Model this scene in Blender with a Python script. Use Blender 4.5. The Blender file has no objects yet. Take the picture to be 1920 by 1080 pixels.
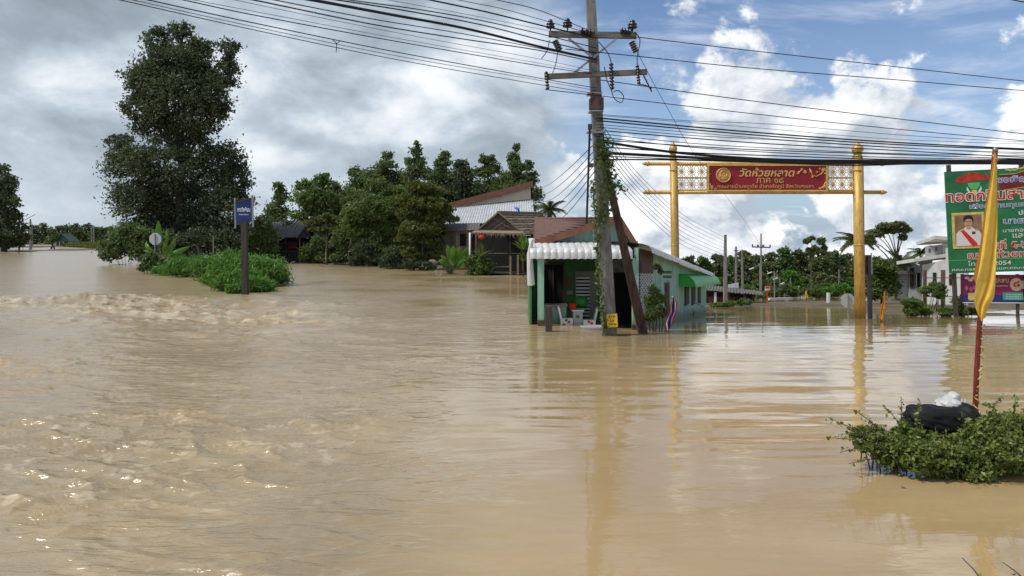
import bpy, bmesh, math, random
import numpy as np
from mathutils import Vector, Matrix

# ------------------------------------------------------------------ camera
scene = bpy.context.scene
COL = scene.collection
W0, FPX, HORIZON, CAMH = 1920.0, 1300.0, 450.0, 2.4
cam_d = bpy.data.cameras.new("camera")
cam = bpy.data.objects.new("camera", cam_d)
COL.objects.link(cam)
scene.camera = cam
cam_d.sensor_width = 36.0
cam_d.lens = 36.0 * FPX / W0
cam_d.shift_y = -(540.0 - HORIZON) / W0
cam_d.clip_start = 0.05
cam_d.clip_end = 6000
cam.location = (0, 0, CAMH)
cam.rotation_euler = (math.radians(90), 0, 0)

# ------------------------------------------------------------------ light and sky
SUN_EL, SUN_AZ = math.radians(55), math.radians(-112)      # azimuth from +Y towards +X
sun_d = bpy.data.lights.new("sun", 'SUN')
sun_d.energy = 2.6
sun_d.angle = math.radians(7)
sun_d.color = (1.0, 0.95, 0.86)
sun = bpy.data.objects.new("sun", sun_d)
COL.objects.link(sun)
sdir = Vector((math.sin(SUN_AZ) * math.cos(SUN_EL), math.cos(SUN_AZ) * math.cos(SUN_EL), math.sin(SUN_EL)))
sun.rotation_euler = sdir.to_track_quat('Z', 'Y').to_euler()

scene.view_settings.view_transform = 'Standard'
scene.view_settings.look = 'None'
scene.view_settings.gamma = 1.0
scene.view_settings.exposure = 0.42
scene.view_settings.use_curve_mapping = False

world = bpy.data.worlds.new("World")
scene.world = world
world.use_nodes = True


class NT:
    """small node-tree writer"""
    def __init__(s, tree):
        s.t = tree
        s.n = tree.nodes
        s.l = tree.links

    def set(s, sock, v):
        if isinstance(v, bpy.types.NodeSocket):
            s.l.new(v, sock)
        elif v is not None:
            if isinstance(v, (tuple, list)) and len(v) == 3 and sock.type == 'RGBA':
                v = (*v, 1)
            sock.default_value = v

    def math(s, op, a, b=None, c=None, clamp=False):
        n = s.n.new('ShaderNodeMath')
        n.operation = op
        n.use_clamp = clamp
        s.set(n.inputs[0], a)
        s.set(n.inputs[1], b)
        s.set(n.inputs[2], c)
        return n.outputs[0]

    def vmath(s, op, a, b=None):
        n = s.n.new('ShaderNodeVectorMath')
        n.operation = op
        s.set(n.inputs[0], a)
        if op == 'SCALE':
            s.set(n.inputs[3], b)
        else:
            s.set(n.inputs[1], b)
        return n.outputs[0]

    def noise(s, vec, scale, detail=4, rough=.5, dist=0.0, out=0):
        n = s.n.new('ShaderNodeTexNoise')
        s.set(n.inputs['Vector'], vec)
        n.inputs['Scale'].default_value = scale
        n.inputs['Detail'].default_value = detail
        n.inputs['Roughness'].default_value = rough
        n.inputs['Distortion'].default_value = dist
        return n.outputs[out]

    def step(s, v, a, b, lo=0.0, hi=1.0):
        n = s.n.new('ShaderNodeMapRange')
        n.interpolation_type = 'SMOOTHSTEP'
        s.set(n.inputs[0], v)
        s.set(n.inputs[1], a)
        s.set(n.inputs[2], b)
        s.set(n.inputs[3], lo)
        s.set(n.inputs[4], hi)
        return n.outputs[0]

    def mix(s, f, a, b, mode='MIX'):
        n = s.n.new('ShaderNodeMix')
        n.data_type = 'RGBA'
        n.blend_type = mode
        s.set(n.inputs[0], f)
        s.set(n.inputs[6], a)
        s.set(n.inputs[7], b)
        return n.outputs[2]

    def sep(s, v):
        n = s.n.new('ShaderNodeSeparateXYZ')
        s.set(n.inputs[0], v)
        return n.outputs

    def comb(s, x, y, z):
        n = s.n.new('ShaderNodeCombineXYZ')
        s.set(n.inputs[0], x)
        s.set(n.inputs[1], y)
        s.set(n.inputs[2], z)
        return n.outputs[0]


def build_world():
    t = NT(world.node_tree)
    t.n.clear()
    out = t.n.new('ShaderNodeOutputWorld')
    bg = t.n.new('ShaderNodeBackground')
    t.l.new(bg.outputs[0], out.inputs[0])
    K = 0.10
    bg.inputs[1].default_value = K
    sky = t.n.new('ShaderNodeTexSky')
    sky.sky_type = 'NISHITA'
    sky.sun_disc = False
    sky.sun_elevation = SUN_EL
    sky.sun_rotation = SUN_AZ
    sky.air_density = 1.0
    sky.dust_density = 1.2
    sky.ozone_density = 1.5
    tc = t.n.new('ShaderNodeTexCoord')
    d = t.vmath('NORMALIZE', tc.outputs['Generated'])
    x, y, z = t.sep(d)
    zc = t.math('MAXIMUM', z, 0.0)
    # cloud deck seen in perspective
    inv = t.math('DIVIDE', 1.0, t.math('ADD', zc, 0.22))
    deck = t.vmath('SCALE', d, inv)
    # --- grey broken overcast (towards -X)
    gv = t.vmath('MULTIPLY', d, (1.0, 1.0, 1.7))
    gv = t.vmath('ADD', gv, (4.6, 2.2, .9))
    n1 = t.noise(gv, 2.3, 3, .5, .35)
    n2 = t.noise(t.vmath('ADD', gv, (3.1, 7.7, 1.3)), 6.0, 7, .58, .2)
    n3 = t.noise(t.vmath('ADD', gv, (3.1, 7.7, 1.34)), 6.0, 5, .58, .2)
    g = t.math('ADD', t.math('MULTIPLY', n1, .74), t.math('MULTIPLY', n2, .26))
    g = t.math('ADD', g, t.math('MULTIPLY', t.math('SUBTRACT', n2, n3), .2))
    ramp = t.n.new('ShaderNodeValToRGB')
    e = ramp.color_ramp.elements
    e[0].position, e[0].color = .36, (.20, .245, .29, 1)
    e[1].position, e[1].color = .66, (.80, .82, .84, 1)
    a = e.new(.45); a.color = (.27, .325, .38, 1)
    a = e.new(.52); a.color = (.40, .465, .53, 1)
    a = e.new(.58); a.color = (.60, .645, .69, 1)
    t.set(ramp.inputs[0], g)
    low = t.step(z, .16, .0)
    grey = t.mix(t.math('MULTIPLY', low, .5), ramp.outputs[0], (.50, .55, .60))
    # --- blue sky with cumulus (towards +X)
    blue = t.vmath('MULTIPLY', sky.outputs[0], (K * .62, K * .74, K * .90))
    blue = t.mix(t.step(z, .42, .02, 0, .45), blue, (.42, .53, .68))
    ci = t.noise(t.vmath('MULTIPLY', deck, (.8, 1.3, 1.0)), 2.1, 7, .6, .5)
    blue = t.mix(t.step(ci, .46, .70, 0, .62), blue, (.62, .67, .75))
    cv = t.vmath('MULTIPLY', d, (1.0, 1.0, 1.35))
    cv = t.vmath('ADD', cv, (.37, 1.9, .21))
    c1 = t.noise(cv, 5.2, 9, .58, .15)
    c2 = t.noise(t.vmath('ADD', cv, (-.02, 0.0, .040)), 5.2, 6, .58, .15)
    th = t.step(z, .08, .34, .395, .60)
    cov = t.step(t.math('SUBTRACT', c1, th), .0, .055)
    shade = t.math('ADD', t.math('MULTIPLY', t.math('SUBTRACT', c1, c2), 6.5), .60, clamp=True)
    base = t.noise(cv, 9.0, 7, .62)
    shade = t.math('MULTIPLY', shade, t.step(base, .3, .62, .62, 1.0))
    cum = t.mix(shade, (.36, .41, .48), (.88, .89, .90))
    right = t.mix(cov, blue, cum)
    # --- which part of the sky is overcast
    edge = t.noise(d, 2.2, 4, .5)
    fx = t.math('ADD', x, t.math('MULTIPLY', t.math('SUBTRACT', edge, .5), .30))
    f = t.step(fx, -.05, .12)
    col = t.mix(f, grey, right)
    # below the horizon: dull
    col = t.mix(t.step(z, -.07, -.16), col, (.20, .18, .14))
    fin = t.vmath('SCALE', col, 1.0 / K)
    t.l.new(fin, bg.inputs[0])


build_world()

# ------------------------------------------------------------------ helpers
rnd = random.Random(7)


def P(px, py, Y):
    return Vector(((px - 960.0) / FPX * Y, Y, CAMH - (py - HORIZON) / FPX * Y))


def sstep(v, a, b):
    t = np.clip((v - a) / (b - a), 0, 1)
    return t * t * (3 - 2 * t)


def wz(X, Y):
    """level of the flood surface: flat on the left, running downhill beyond the gate on the right"""
    X = np.asarray(X, float); Y = np.asarray(Y, float)
    u = X / np.maximum(Y, 1.0)
    t = sstep(u, .03, .20)
    v = np.clip((Y - 13) / 11, 0, 1)
    f = -.08 * 11 * (v ** 3 - .5 * v ** 4) - .08 * np.clip(Y - 24, 0, 12) - .07 * np.maximum(Y - 36, 0)
    return t * f


def wzf(X, Y):
    return float(wz(X, Y))


def PW(px, Y, dz=0.0):
    X = (px - 960.0) / FPX * Y
    return Vector((X, Y, wzf(X, Y) + dz))


def tag(o, label=None, cat=None, group=None, kind=None):
    if label: o['label'] = label
    if cat: o['category'] = cat
    if group: o['group'] = group
    if kind: o['kind'] = kind
    return o


def thing(name, loc, label, cat, group=None, rot=None):
    o = bpy.data.objects.new(name, None)
    COL.objects.link(o)
    o.location = loc
    o.empty_display_size = .1
    if rot: o.rotation_euler = rot
    return tag(o, label, cat, group)


def link(name, me, mat, parent=None):
    o = bpy.data.objects.new(name, me)
    COL.objects.link(o)
    if mat is not None:
        me.materials.append(mat)
    if parent is not None:
        o.parent = parent
    return o


def world_loc(o):
    v = Vector((0, 0, 0))
    while o is not None:
        v += o.location
        o = o.parent
    return v


class MB:
    """collects geometry in world coordinates (or local ones)"""
    def __init__(s):
        s.v = []; s.f = []; s.smooth = []

    def add(s, vs, fs, smooth=False):
        k = len(s.v)
        s.v += [tuple(v) for v in vs]
        s.f += [tuple(i + k for i in f) for f in fs]
        s.smooth += [smooth] * len(fs)
        return s

    def box(s, c, size, rot=None):
        hx, hy, hz = size[0] / 2, size[1] / 2, size[2] / 2
        vs = [Vector((x * hx, y * hy, z * hz)) for z in (-1, 1) for y in (-1, 1) for x in (-1, 1)]
        if rot is not None:
            vs = [rot @ v for v in vs]
        c = Vector(c)
        return s.add([v + c for v in vs], [(0, 2, 3, 1), (4, 5, 7, 6), (0, 1, 5, 4), (2, 6, 7, 3), (0, 4, 6, 2), (1, 3, 7, 5)])

    def hexa(s, b, t):
        """8-corner block from bottom quad b and top quad t (same order)"""
        vs = list(b) + list(t)
        return s.add(vs, [(3, 2, 1, 0), (4, 5, 6, 7), (0, 1, 5, 4), (1, 2, 6, 5), (2, 3, 7, 6), (3, 0, 4, 7)])

    def slab(s, quad, thick, direction=None):
        q = [Vector(p) for p in quad]
        n = Vector(direction) if direction is not None else (q[1] - q[0]).cross(q[-1] - q[0]).normalized()
        m = len(q)
        vs = q + [p + n * thick for p in q]
        fs = [tuple(reversed(range(m))), tuple(range(m, 2 * m))]
        fs += [(i, (i + 1) % m, m + (i + 1) % m, m + i) for i in range(m)]
        return s.add(vs, fs)

    def beam(s, a, b, w, h=None, w2=None):
        a = Vector(a); b = Vector(b)
        h = h or w
        k = (w2 / w) if w2 else 1
        d = (b - a).normalized()
        up = Vector((0, 0, 1)) if abs(d.z) < .9 else Vector((0, -1, 0))
        r = d.cross(up).normalized(); u2 = r.cross(d).normalized()
        q = [(-1, -1), (1, -1), (1, 1), (-1, 1)]
        bq = [a + r * x * w / 2 + u2 * y * h / 2 for x, y in q]
        tq = [b + r * x * w / 2 * k + u2 * y * h / 2 * k for x, y in q]
        return s.hexa(bq, tq)

    def tube(s, pts, rad, seg=8, cap=True):
        pts = [Vector(p) for p in pts]
        n = len(pts)
        rad = rad if isinstance(rad, (list, tuple)) else [rad] * n
        vs = []; fs = []
        prev = None
        for i, p in enumerate(pts):
            d = (pts[min(i + 1, n - 1)] - pts[max(i - 1, 0)]).normalized()
            if prev is None:
                ref = Vector((0, 0, 1)) if abs(d.z) < .9 else Vector((1, 0, 0))
                r = d.cross(ref).normalized()
            else:
                r = (prev - d * prev.dot(d)).normalized()
            prev = r
            q = d.cross(r)
            for k in range(seg):
                a = 2 * math.pi * k / seg
                vs.append(p + (r * math.cos(a) + q * math.sin(a)) * rad[i])
        for i in range(n - 1):
            for k in range(seg):
                fs.append((i * seg + k, i * seg + (k + 1) % seg, (i + 1) * seg + (k + 1) % seg, (i + 1) * seg + k))
        if cap:
            fs.append(tuple(reversed(range(seg))))
            fs.append(tuple(range((n - 1) * seg, n * seg)))
        return s.add(vs, fs, True)

    def lathe(s, c, prof, seg=14, axis=Vector((0, 0, 1))):
        """prof: list of (radius, height)"""
        q = Vector((0, 0, 1)).rotation_difference(Vector(axis))
        c = Vector(c)
        vs = []; fs = []
        for r, h in prof:
            for k in range(seg):
                a = 2 * math.pi * k / seg
                vs.append(c + q @ Vector((r * math.cos(a), r * math.sin(a), h)))
        m = len(prof)
        for i in range(m - 1):
            for k in range(seg):
                fs.append((i * seg + k, i * seg + (k + 1) % seg, (i + 1) * seg + (k + 1) % seg, (i + 1) * seg + k))
        fs.append(tuple(reversed(range(seg))))
        fs.append(tuple(range((m - 1) * seg, m * seg)))
        return s.add(vs, fs, True)

    def disc(s, c, r, thick, n=24, normal=(0, -1, 0), squash=1.0):
        c = Vector(c); nn = Vector(normal).normalized()
        q = Vector((0, 0, 1)).rotation_difference(nn)
        pts = [c + q @ Vector((r * math.cos(2 * math.pi * k / n), r * squash * math.sin(2 * math.pi * k / n), 0)) for k in range(n)]
        return s.slab(pts, thick, nn)

    def sheet(s, grid, smooth=True):
        """grid: rows of points"""
        R = len(grid); C_ = len(grid[0])
        vs = [p for row in grid for p in row]
        fs = [(i * C_ + j, i * C_ + j + 1, (i + 1) * C_ + j + 1, (i + 1) * C_ + j) for i in range(R - 1) for j in range(C_ - 1)]
        return s.add(vs, fs, smooth)

    def build(s, name, mat, parent=None, local=False, label=None):
        me = bpy.data.meshes.new(name)
        off = Vector((0, 0, 0)) if (local or parent is None) else world_loc(parent)
        me.from_pydata([Vector(v) - off for v in s.v], [], s.f)
        me.polygons.foreach_set('use_smooth', s.smooth)
        me.update()
        o = link(name, me, mat, parent)
        if label: o['label'] = label
        return o


def solo(name, mb, mat, label, cat, group=None, kind=None):
    """a thing that is one mesh, its origin at its base"""
    vs = np.array([tuple(v) for v in mb.v])
    base = Vector((float(vs[:, 0].mean()), float(vs[:, 1].mean()), float(vs[:, 2].min())))
    mb.v = [tuple(Vector(v) - base) for v in mb.v]
    o = mb.build(name, mat)
    o.location = base
    return tag(o, label, cat, group, kind)


def copy_tree(o, parent=None):
    c = o.copy()
    COL.objects.link(c)
    c.parent = parent
    for ch in list(o.children):
        copy_tree(ch, c)
    return c


def fast_mesh(name, V, F4, mat, parent=None, smooth=False, loc=None):
    """V (n,3) float, F4 (m,4) int"""
    me = bpy.data.meshes.new(name)
    V = np.asarray(V, np.float32); F4 = np.asarray(F4, np.int32)
    me.vertices.add(len(V)); me.vertices.foreach_set('co', V.ravel())
    m, k = F4.shape
    me.loops.add(m * k); me.loops.foreach_set('vertex_index', F4.ravel())
    me.polygons.add(m)
    me.polygons.foreach_set('loop_start', np.arange(0, m * k, k, dtype=np.int32))
    me.polygons.foreach_set('loop_total', np.full(m, k, np.int32))
    me.polygons.foreach_set('use_smooth', np.full(m, smooth))
    me.update(calc_edges=True)
    return link(name, me, mat, parent)


ORD = 'first second third fourth fifth sixth seventh eighth ninth tenth eleventh twelfth thirteenth fourteenth fifteenth sixteenth seventeenth eighteenth nineteenth twentieth'.split()
# ------------------------------------------------------------------ materials
MATS = {}


def mat(name, col, rough=.7, metal=0.0, var=.18, scale=3.0, bump=0.0, bscale=25.0, col2=None, c2amt=.5, stretch=(1, 1, 1), spec=.4, trans=0.0):
    if name in MATS: return MATS[name]
    m = bpy.data.materials.new(name)
    m.use_nodes = True
    t = NT(m.node_tree)
    b = t.n['Principled BSDF']
    tc = t.n.new('ShaderNodeTexCoord')
    v = t.vmath('MULTIPLY', tc.outputs['Object'], stretch)
    n = t.noise(v, scale, 6, .6)
    lo = tuple(c * (1 - var) for c in col); hi = tuple(min(1, c * (1 + var)) for c in col)
    c = t.mix(t.step(n, .3, .7), lo, hi)
    if col2 is not None:
        n2 = t.noise(t.vmath('ADD', v, (5.3, 2.1, 9.9)), scale * 1.7, 8, .65, .4)
        c = t.mix(t.step(n2, .5, .68, 0, c2amt), c, col2)
    t.set(b.inputs['Base Color'], c)
    b.inputs['Roughness'].default_value = rough
    b.inputs['Metallic'].default_value = metal
    b.inputs['Specular IOR Level'].default_value = spec
    if bump > 0:
        bn = t.n.new('ShaderNodeBump')
        bn.inputs['Strength'].default_value = bump
        bn.inputs['Distance'].default_value = .02
        t.set(bn.inputs['Height'], t.noise(v, bscale, 6, .6))
        t.l.new(bn.outputs[0], b.inputs['Normal'])
    if trans > 0:
        tr = t.n.new('ShaderNodeBsdfTranslucent')
        t.set(tr.inputs[0], c)
        mx = t.n.new('ShaderNodeMixShader')
        mx.inputs[0].default_value = trans
        t.l.new(b.outputs[0], mx.inputs[1]); t.l.new(tr.outputs[0], mx.inputs[2])
        t.l.new(mx.outputs[0], t.n['Material Output'].inputs[0])
    MATS[name] = m
    return m


def leafmat(name, c1, c2, rough=.5, trans=.3, spec=.35):
    if name in MATS: return MATS[name]
    m = bpy.data.materials.new(name)
    m.use_nodes = True
    t = NT(m.node_tree)
    b = t.n['Principled BSDF']
    g = t.n.new('ShaderNodeNewGeometry')
    tc = t.n.new('ShaderNodeTexCoord')
    r = t.math('POWER', g.outputs['Random Per Island'], 1.4)
    n = t.noise(tc.outputs['Object'], .6, 4, .6)
    f = t.math('ADD', t.math('MULTIPLY', r, .6), t.math('MULTIPLY', t.step(n, .35, .65), .4))
    c = t.mix(f, c1, c2)
    t.set(b.inputs['Base Color'], c)
    b.inputs['Roughness'].default_value = rough
    b.inputs['Specular IOR Level'].default_value = spec
    tr = t.n.new('ShaderNodeBsdfTranslucent')
    t.set(tr.inputs[0], c)
    mx = t.n.new('ShaderNodeMixShader')
    mx.inputs[0].default_value = trans
    t.l.new(b.outputs[0], mx.inputs[1]); t.l.new(tr.outputs[0], mx.inputs[2])
    t.l.new(mx.outputs[0], t.n['Material Output'].inputs[0])
    MATS[name] = m
    return m


L_DARK = leafmat('leaf_dark', (.054, .078, .040), (.138, .178, .082), trans=.4)
L_DEEP = leafmat('leaf_deep', (.076, .122, .040), (.18, .25, .075), trans=.4)
L_MID = leafmat('leaf_mid', (.080, .130, .034), (.19, .265, .065), trans=.4)
L_OLIVE = leafmat('leaf_olive', (.070, .095, .022), (.18, .20, .045), trans=.35)
L_GREEN = leafmat('leaf_bright', (.07, .17, .025), (.17, .34, .055), trans=.4)
L_BUSH = leafmat('leaf_bush', (.085, .125, .028), (.31, .38, .085), rough=.4, spec=.5, trans=.4)
L_BAN = leafmat('leaf_banana', (.10, .20, .03), (.20, .33, .06), rough=.4, trans=.45)
L_FAR = leafmat('leaf_far', (.080, .108, .040), (.18, .215, .078), trans=.4)
L_PALM = leafmat('leaf_palm', (.04, .06, .022), (.10, .125, .04))
BARK = mat('bark', (.10, .08, .06), .9, var=.4, scale=5, bump=.6, stretch=(1, 1, .3))
BARK_D = mat('bark_dark', (.045, .038, .03), .9, var=.4, scale=5, bump=.6)
CONC = mat('concrete', (.21, .20, .185), .85, var=.3, scale=2.5, bump=.4, bscale=40, col2=(.09, .085, .07), c2amt=.7, stretch=(3, 3, .6))
WOOD_D = mat('weathered_wood', (.06, .048, .04), .9, var=.4, scale=4, bump=.5, stretch=(4, 4, .5))
WOOD_L = mat('pale_bamboo', (.22, .17, .11), .8, var=.3, scale=6, bump=.3)
WIRE = mat('wire_black', (.012, .012, .014), .6)
INSUL = mat('insulator_black', (.018, .018, .02), .25, spec=.6)
STEEL = mat('steel_grey', (.30, .31, .32), .45, metal=.6, var=.2)
STEEL_D = mat('steel_dark', (.07, .07, .075), .5, metal=.4)
GOLD = mat('gold_paint', (.52, .34, .095), .5, metal=.2, var=.22, scale=5, col2=(.27, .12, .03), c2amt=.7, spec=.4, stretch=(3, 3, .5), bump=.2, bscale=30)
GOLD_L = mat('gold_letters', (.66, .43, .13), .4, metal=.25)
RED = mat('red_panel', (.26, .012, .022), .5, var=.12, scale=1.2, col2=(.17, .01, .02), c2amt=.4)
RED_B = mat('red_bright', (.55, .02, .02), .6)
WHITE = mat('white_paint', (.74, .74, .73), .55, var=.06)
MINT = mat('mint_wall', (.31, .52, .41), .85, var=.14, scale=1.6, bump=.2, bscale=50, col2=(.16, .25, .19), c2amt=.75, stretch=(2.2, 2.2, .3))


def add_tide(m, col, lo, hi):
    """silt and damp left by the flood: a ragged band just above the water"""
    t = NT(m.node_tree)
    b = t.n['Principled BSDF']
    src = b.inputs['Base Color'].links[0].from_socket
    g = t.n.new('ShaderNodeNewGeometry')
    x, y, z = t.sep(g.outputs['Position'])
    lvl = t.math('MULTIPLY', t.math('MAXIMUM', t.math('SUBTRACT', y, 18.6), 0.0), -.08)
    h = t.math('SUBTRACT', z, lvl)
    n = t.noise(t.vmath('MULTIPLY', g.outputs['Position'], (3, 3, .7)), 1.5, 6, .65)
    h = t.math('ADD', h, t.math('MULTIPLY', t.math('SUBTRACT', n, .5), .5))
    t.set(b.inputs['Base Color'], t.mix(t.step(h, hi, lo, 0, .75), src, col))


add_tide(MINT, (.16, .17, .10), .10, .42)
add_tide(GOLD, (.22, .13, .04), .05, .60)
add_tide(WHITE, (.35, .30, .2), .02, .3)
add_tide(CONC, (.12, .10, .07), .05, .5)
GREEN_D = mat('green_wall', (.075, .19, .075), .85, var=.15, scale=1.5)  # wall green darkened, the shade under the porch put into the colour
BROWN = mat('brown_wood', (.10, .045, .035), .75, var=.2)
TILE = mat('brown_tile', (.13, .065, .05), .8, var=.3, scale=8, col2=(.06, .04, .035), c2amt=.5)
FASCIA = mat('fascia_brown', (.20, .085, .055), .75, var=.2)
ZINC = mat('zinc_sheet', (.50, .52, .54), .45, metal=.25, var=.12, scale=1.5, col2=(.34, .33, .31), c2amt=.35, spec=.5)
ZINC_W = mat('white_zinc', (.62, .63, .64), .5, metal=.05, var=.12, scale=3, col2=(.34, .31, .27), c2amt=.65, stretch=(2, .6, 1))
ROOF_G = mat('grey_fibre_roof', (.12, .115, .11), .85, var=.3, scale=3, col2=(.06, .055, .05), c2amt=.5)
CREAM = mat('cream_wall', (.62, .54, .44), .85, var=.08, scale=1)
THATCH = mat('thatch', (.15, .115, .085), .95, var=.45, scale=18, bump=.9, bscale=60, stretch=(1, 1, .25))
THATCH_L = mat('thatch_pale', (.24, .19, .14), .95, var=.4, scale=18, bump=.8)
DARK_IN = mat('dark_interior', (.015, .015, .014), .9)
DARKW = mat('dark_shed_wall', (.045, .035, .03), .9, var=.4)
YELLOW_P = mat('yellow_plate', (.78, .50, .03), .5, var=.06)
BLUE_S = mat('blue_sign', (.012, .045, .20), .45, var=.08)
BLUE_T = mat('blue_tarp', (.03, .16, .62), .5)
FLAG_Y = mat('yellow_cloth', (.95, .66, .13), .8, var=.10, scale=6, trans=.45, bump=.25, bscale=40)
FLAG_O = mat('orange_cloth', (.85, .36, .03), .75, var=.07, trans=.3)
FLAG_R = mat('flag_red', (.60, .03, .04), .8, var=.08, trans=.2)
FLAG_W = mat('flag_white', (.78, .76, .76), .8, var=.05, trans=.2)
FLAG_B = mat('flag_blue', (.03, .03, .13), .8, var=.08, trans=.1)
POLE_R = mat('pole_dark_red', (.15, .022, .014), .5, var=.25, scale=9)
BAG_K = mat('black_bag', (.008, .008, .009), .65, bump=.5, bscale=11, spec=.3)
BAG_W = mat('white_plastic', (.66, .66, .68), .35, bump=.5, bscale=9, trans=.25)
BAG_G = mat('grey_plastic', (.28, .28, .29), .35, bump=.5, bscale=9, trans=.15)
WALL_W = mat('pale_render', (.58, .575, .565), .85, var=.08, scale=1.2, bump=.15, col2=(.40, .39, .37), c2amt=.5, stretch=(1, 1, .4))
WALL_G = mat('grey_render', (.33, .33, .34), .85, var=.1, scale=1.2)
BB_GREEN = mat('billboard_green', (.014, .15, .055), .5, bump=1.0, bscale=1.6, var=.22, scale=.8, col2=(.03, .23, .09), c2amt=.6, stretch=(1, 1, 2))
BB_PURP = mat('banner_magenta', (.24, .012, .09), .5, var=.3, scale=.9)
BB_NAVY = mat('banner_navy', (.02, .03, .17), .5)
BB_MAROON = mat('ribbon_maroon', (.15, .012, .018), .5)
SKIN = mat('print_skin', (.50, .29, .18), .6, var=.05)
BLACK = mat('print_black', (.012, .012, .014), .6)
PRINT_BR = mat('print_brown', (.24, .15, .09), .6, var=.3, scale=2)
PRINT_GD = mat('print_gold', (.56, .44, .14), .6, var=.3, scale=9)
PRINT_BL = mat('print_blue', (.10, .16, .42), .6)
PRINT_TEAL = mat('print_teal', (.03, .33, .24), .6)
PRINT_LG = mat('print_light_green', (.10, .42, .14), .6)
SIGN_BK = mat('sign_back', (.48, .49, .50), .55, metal=.2, var=.1)
GREEN_AWN = mat('green_awning', (.06, .50, .10), .4, trans=.25, var=.08)
PLASTIC_W = mat('white_chair', (.72, .72, .72), .4)
SPOT_G = mat('spot_green', (.03, .25, .05), .5)
SPOT_P = mat('spot_purple', (.22, .03, .22), .5)
GREY_D = mat('door_grey', (.30, .28, .26), .7)
SOIL = mat('soil', (.12, .09, .05), .95, var=.3, scale=.5, col2=(.06, .075, .025), c2amt=.7, bump=.4, bscale=4)

# ------------------------------------------------------------------ noise for meshes


def vnoise(x, y, seed):
    xi = np.floor(x).astype(np.int64); yi = np.floor(y).astype(np.int64)
    xf = x - xi; yf = y - yi

    def h(a, b):
        k = (a * 374761393 + b * 668265263 + seed * 1442695041) & 0xffffffff
        k = ((k ^ (k >> 13)) * 1274126177) & 0xffffffff
        k = k ^ (k >> 16)
        return (k & 0xffffff) / float(0xffffff)
    u = xf * xf * xf * (xf * (xf * 6 - 15) + 10); v = yf * yf * yf * (yf * (yf * 6 - 15) + 10)
    return (h(xi, yi) * (1 - u) + h(xi + 1, yi) * u) * (1 - v) + (h(xi, yi + 1) * (1 - u) + h(xi + 1, yi + 1) * u) * v


def fbm(x, y, seed, n=3):
    s = 0; a = .5; tot = 0
    for i in range(n):
        s = s + a * vnoise(x * 2 ** i + 3.7 * i, y * 2 ** i - 1.9 * i, seed + i)
        tot += a; a *= .5
    return s / tot


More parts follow.
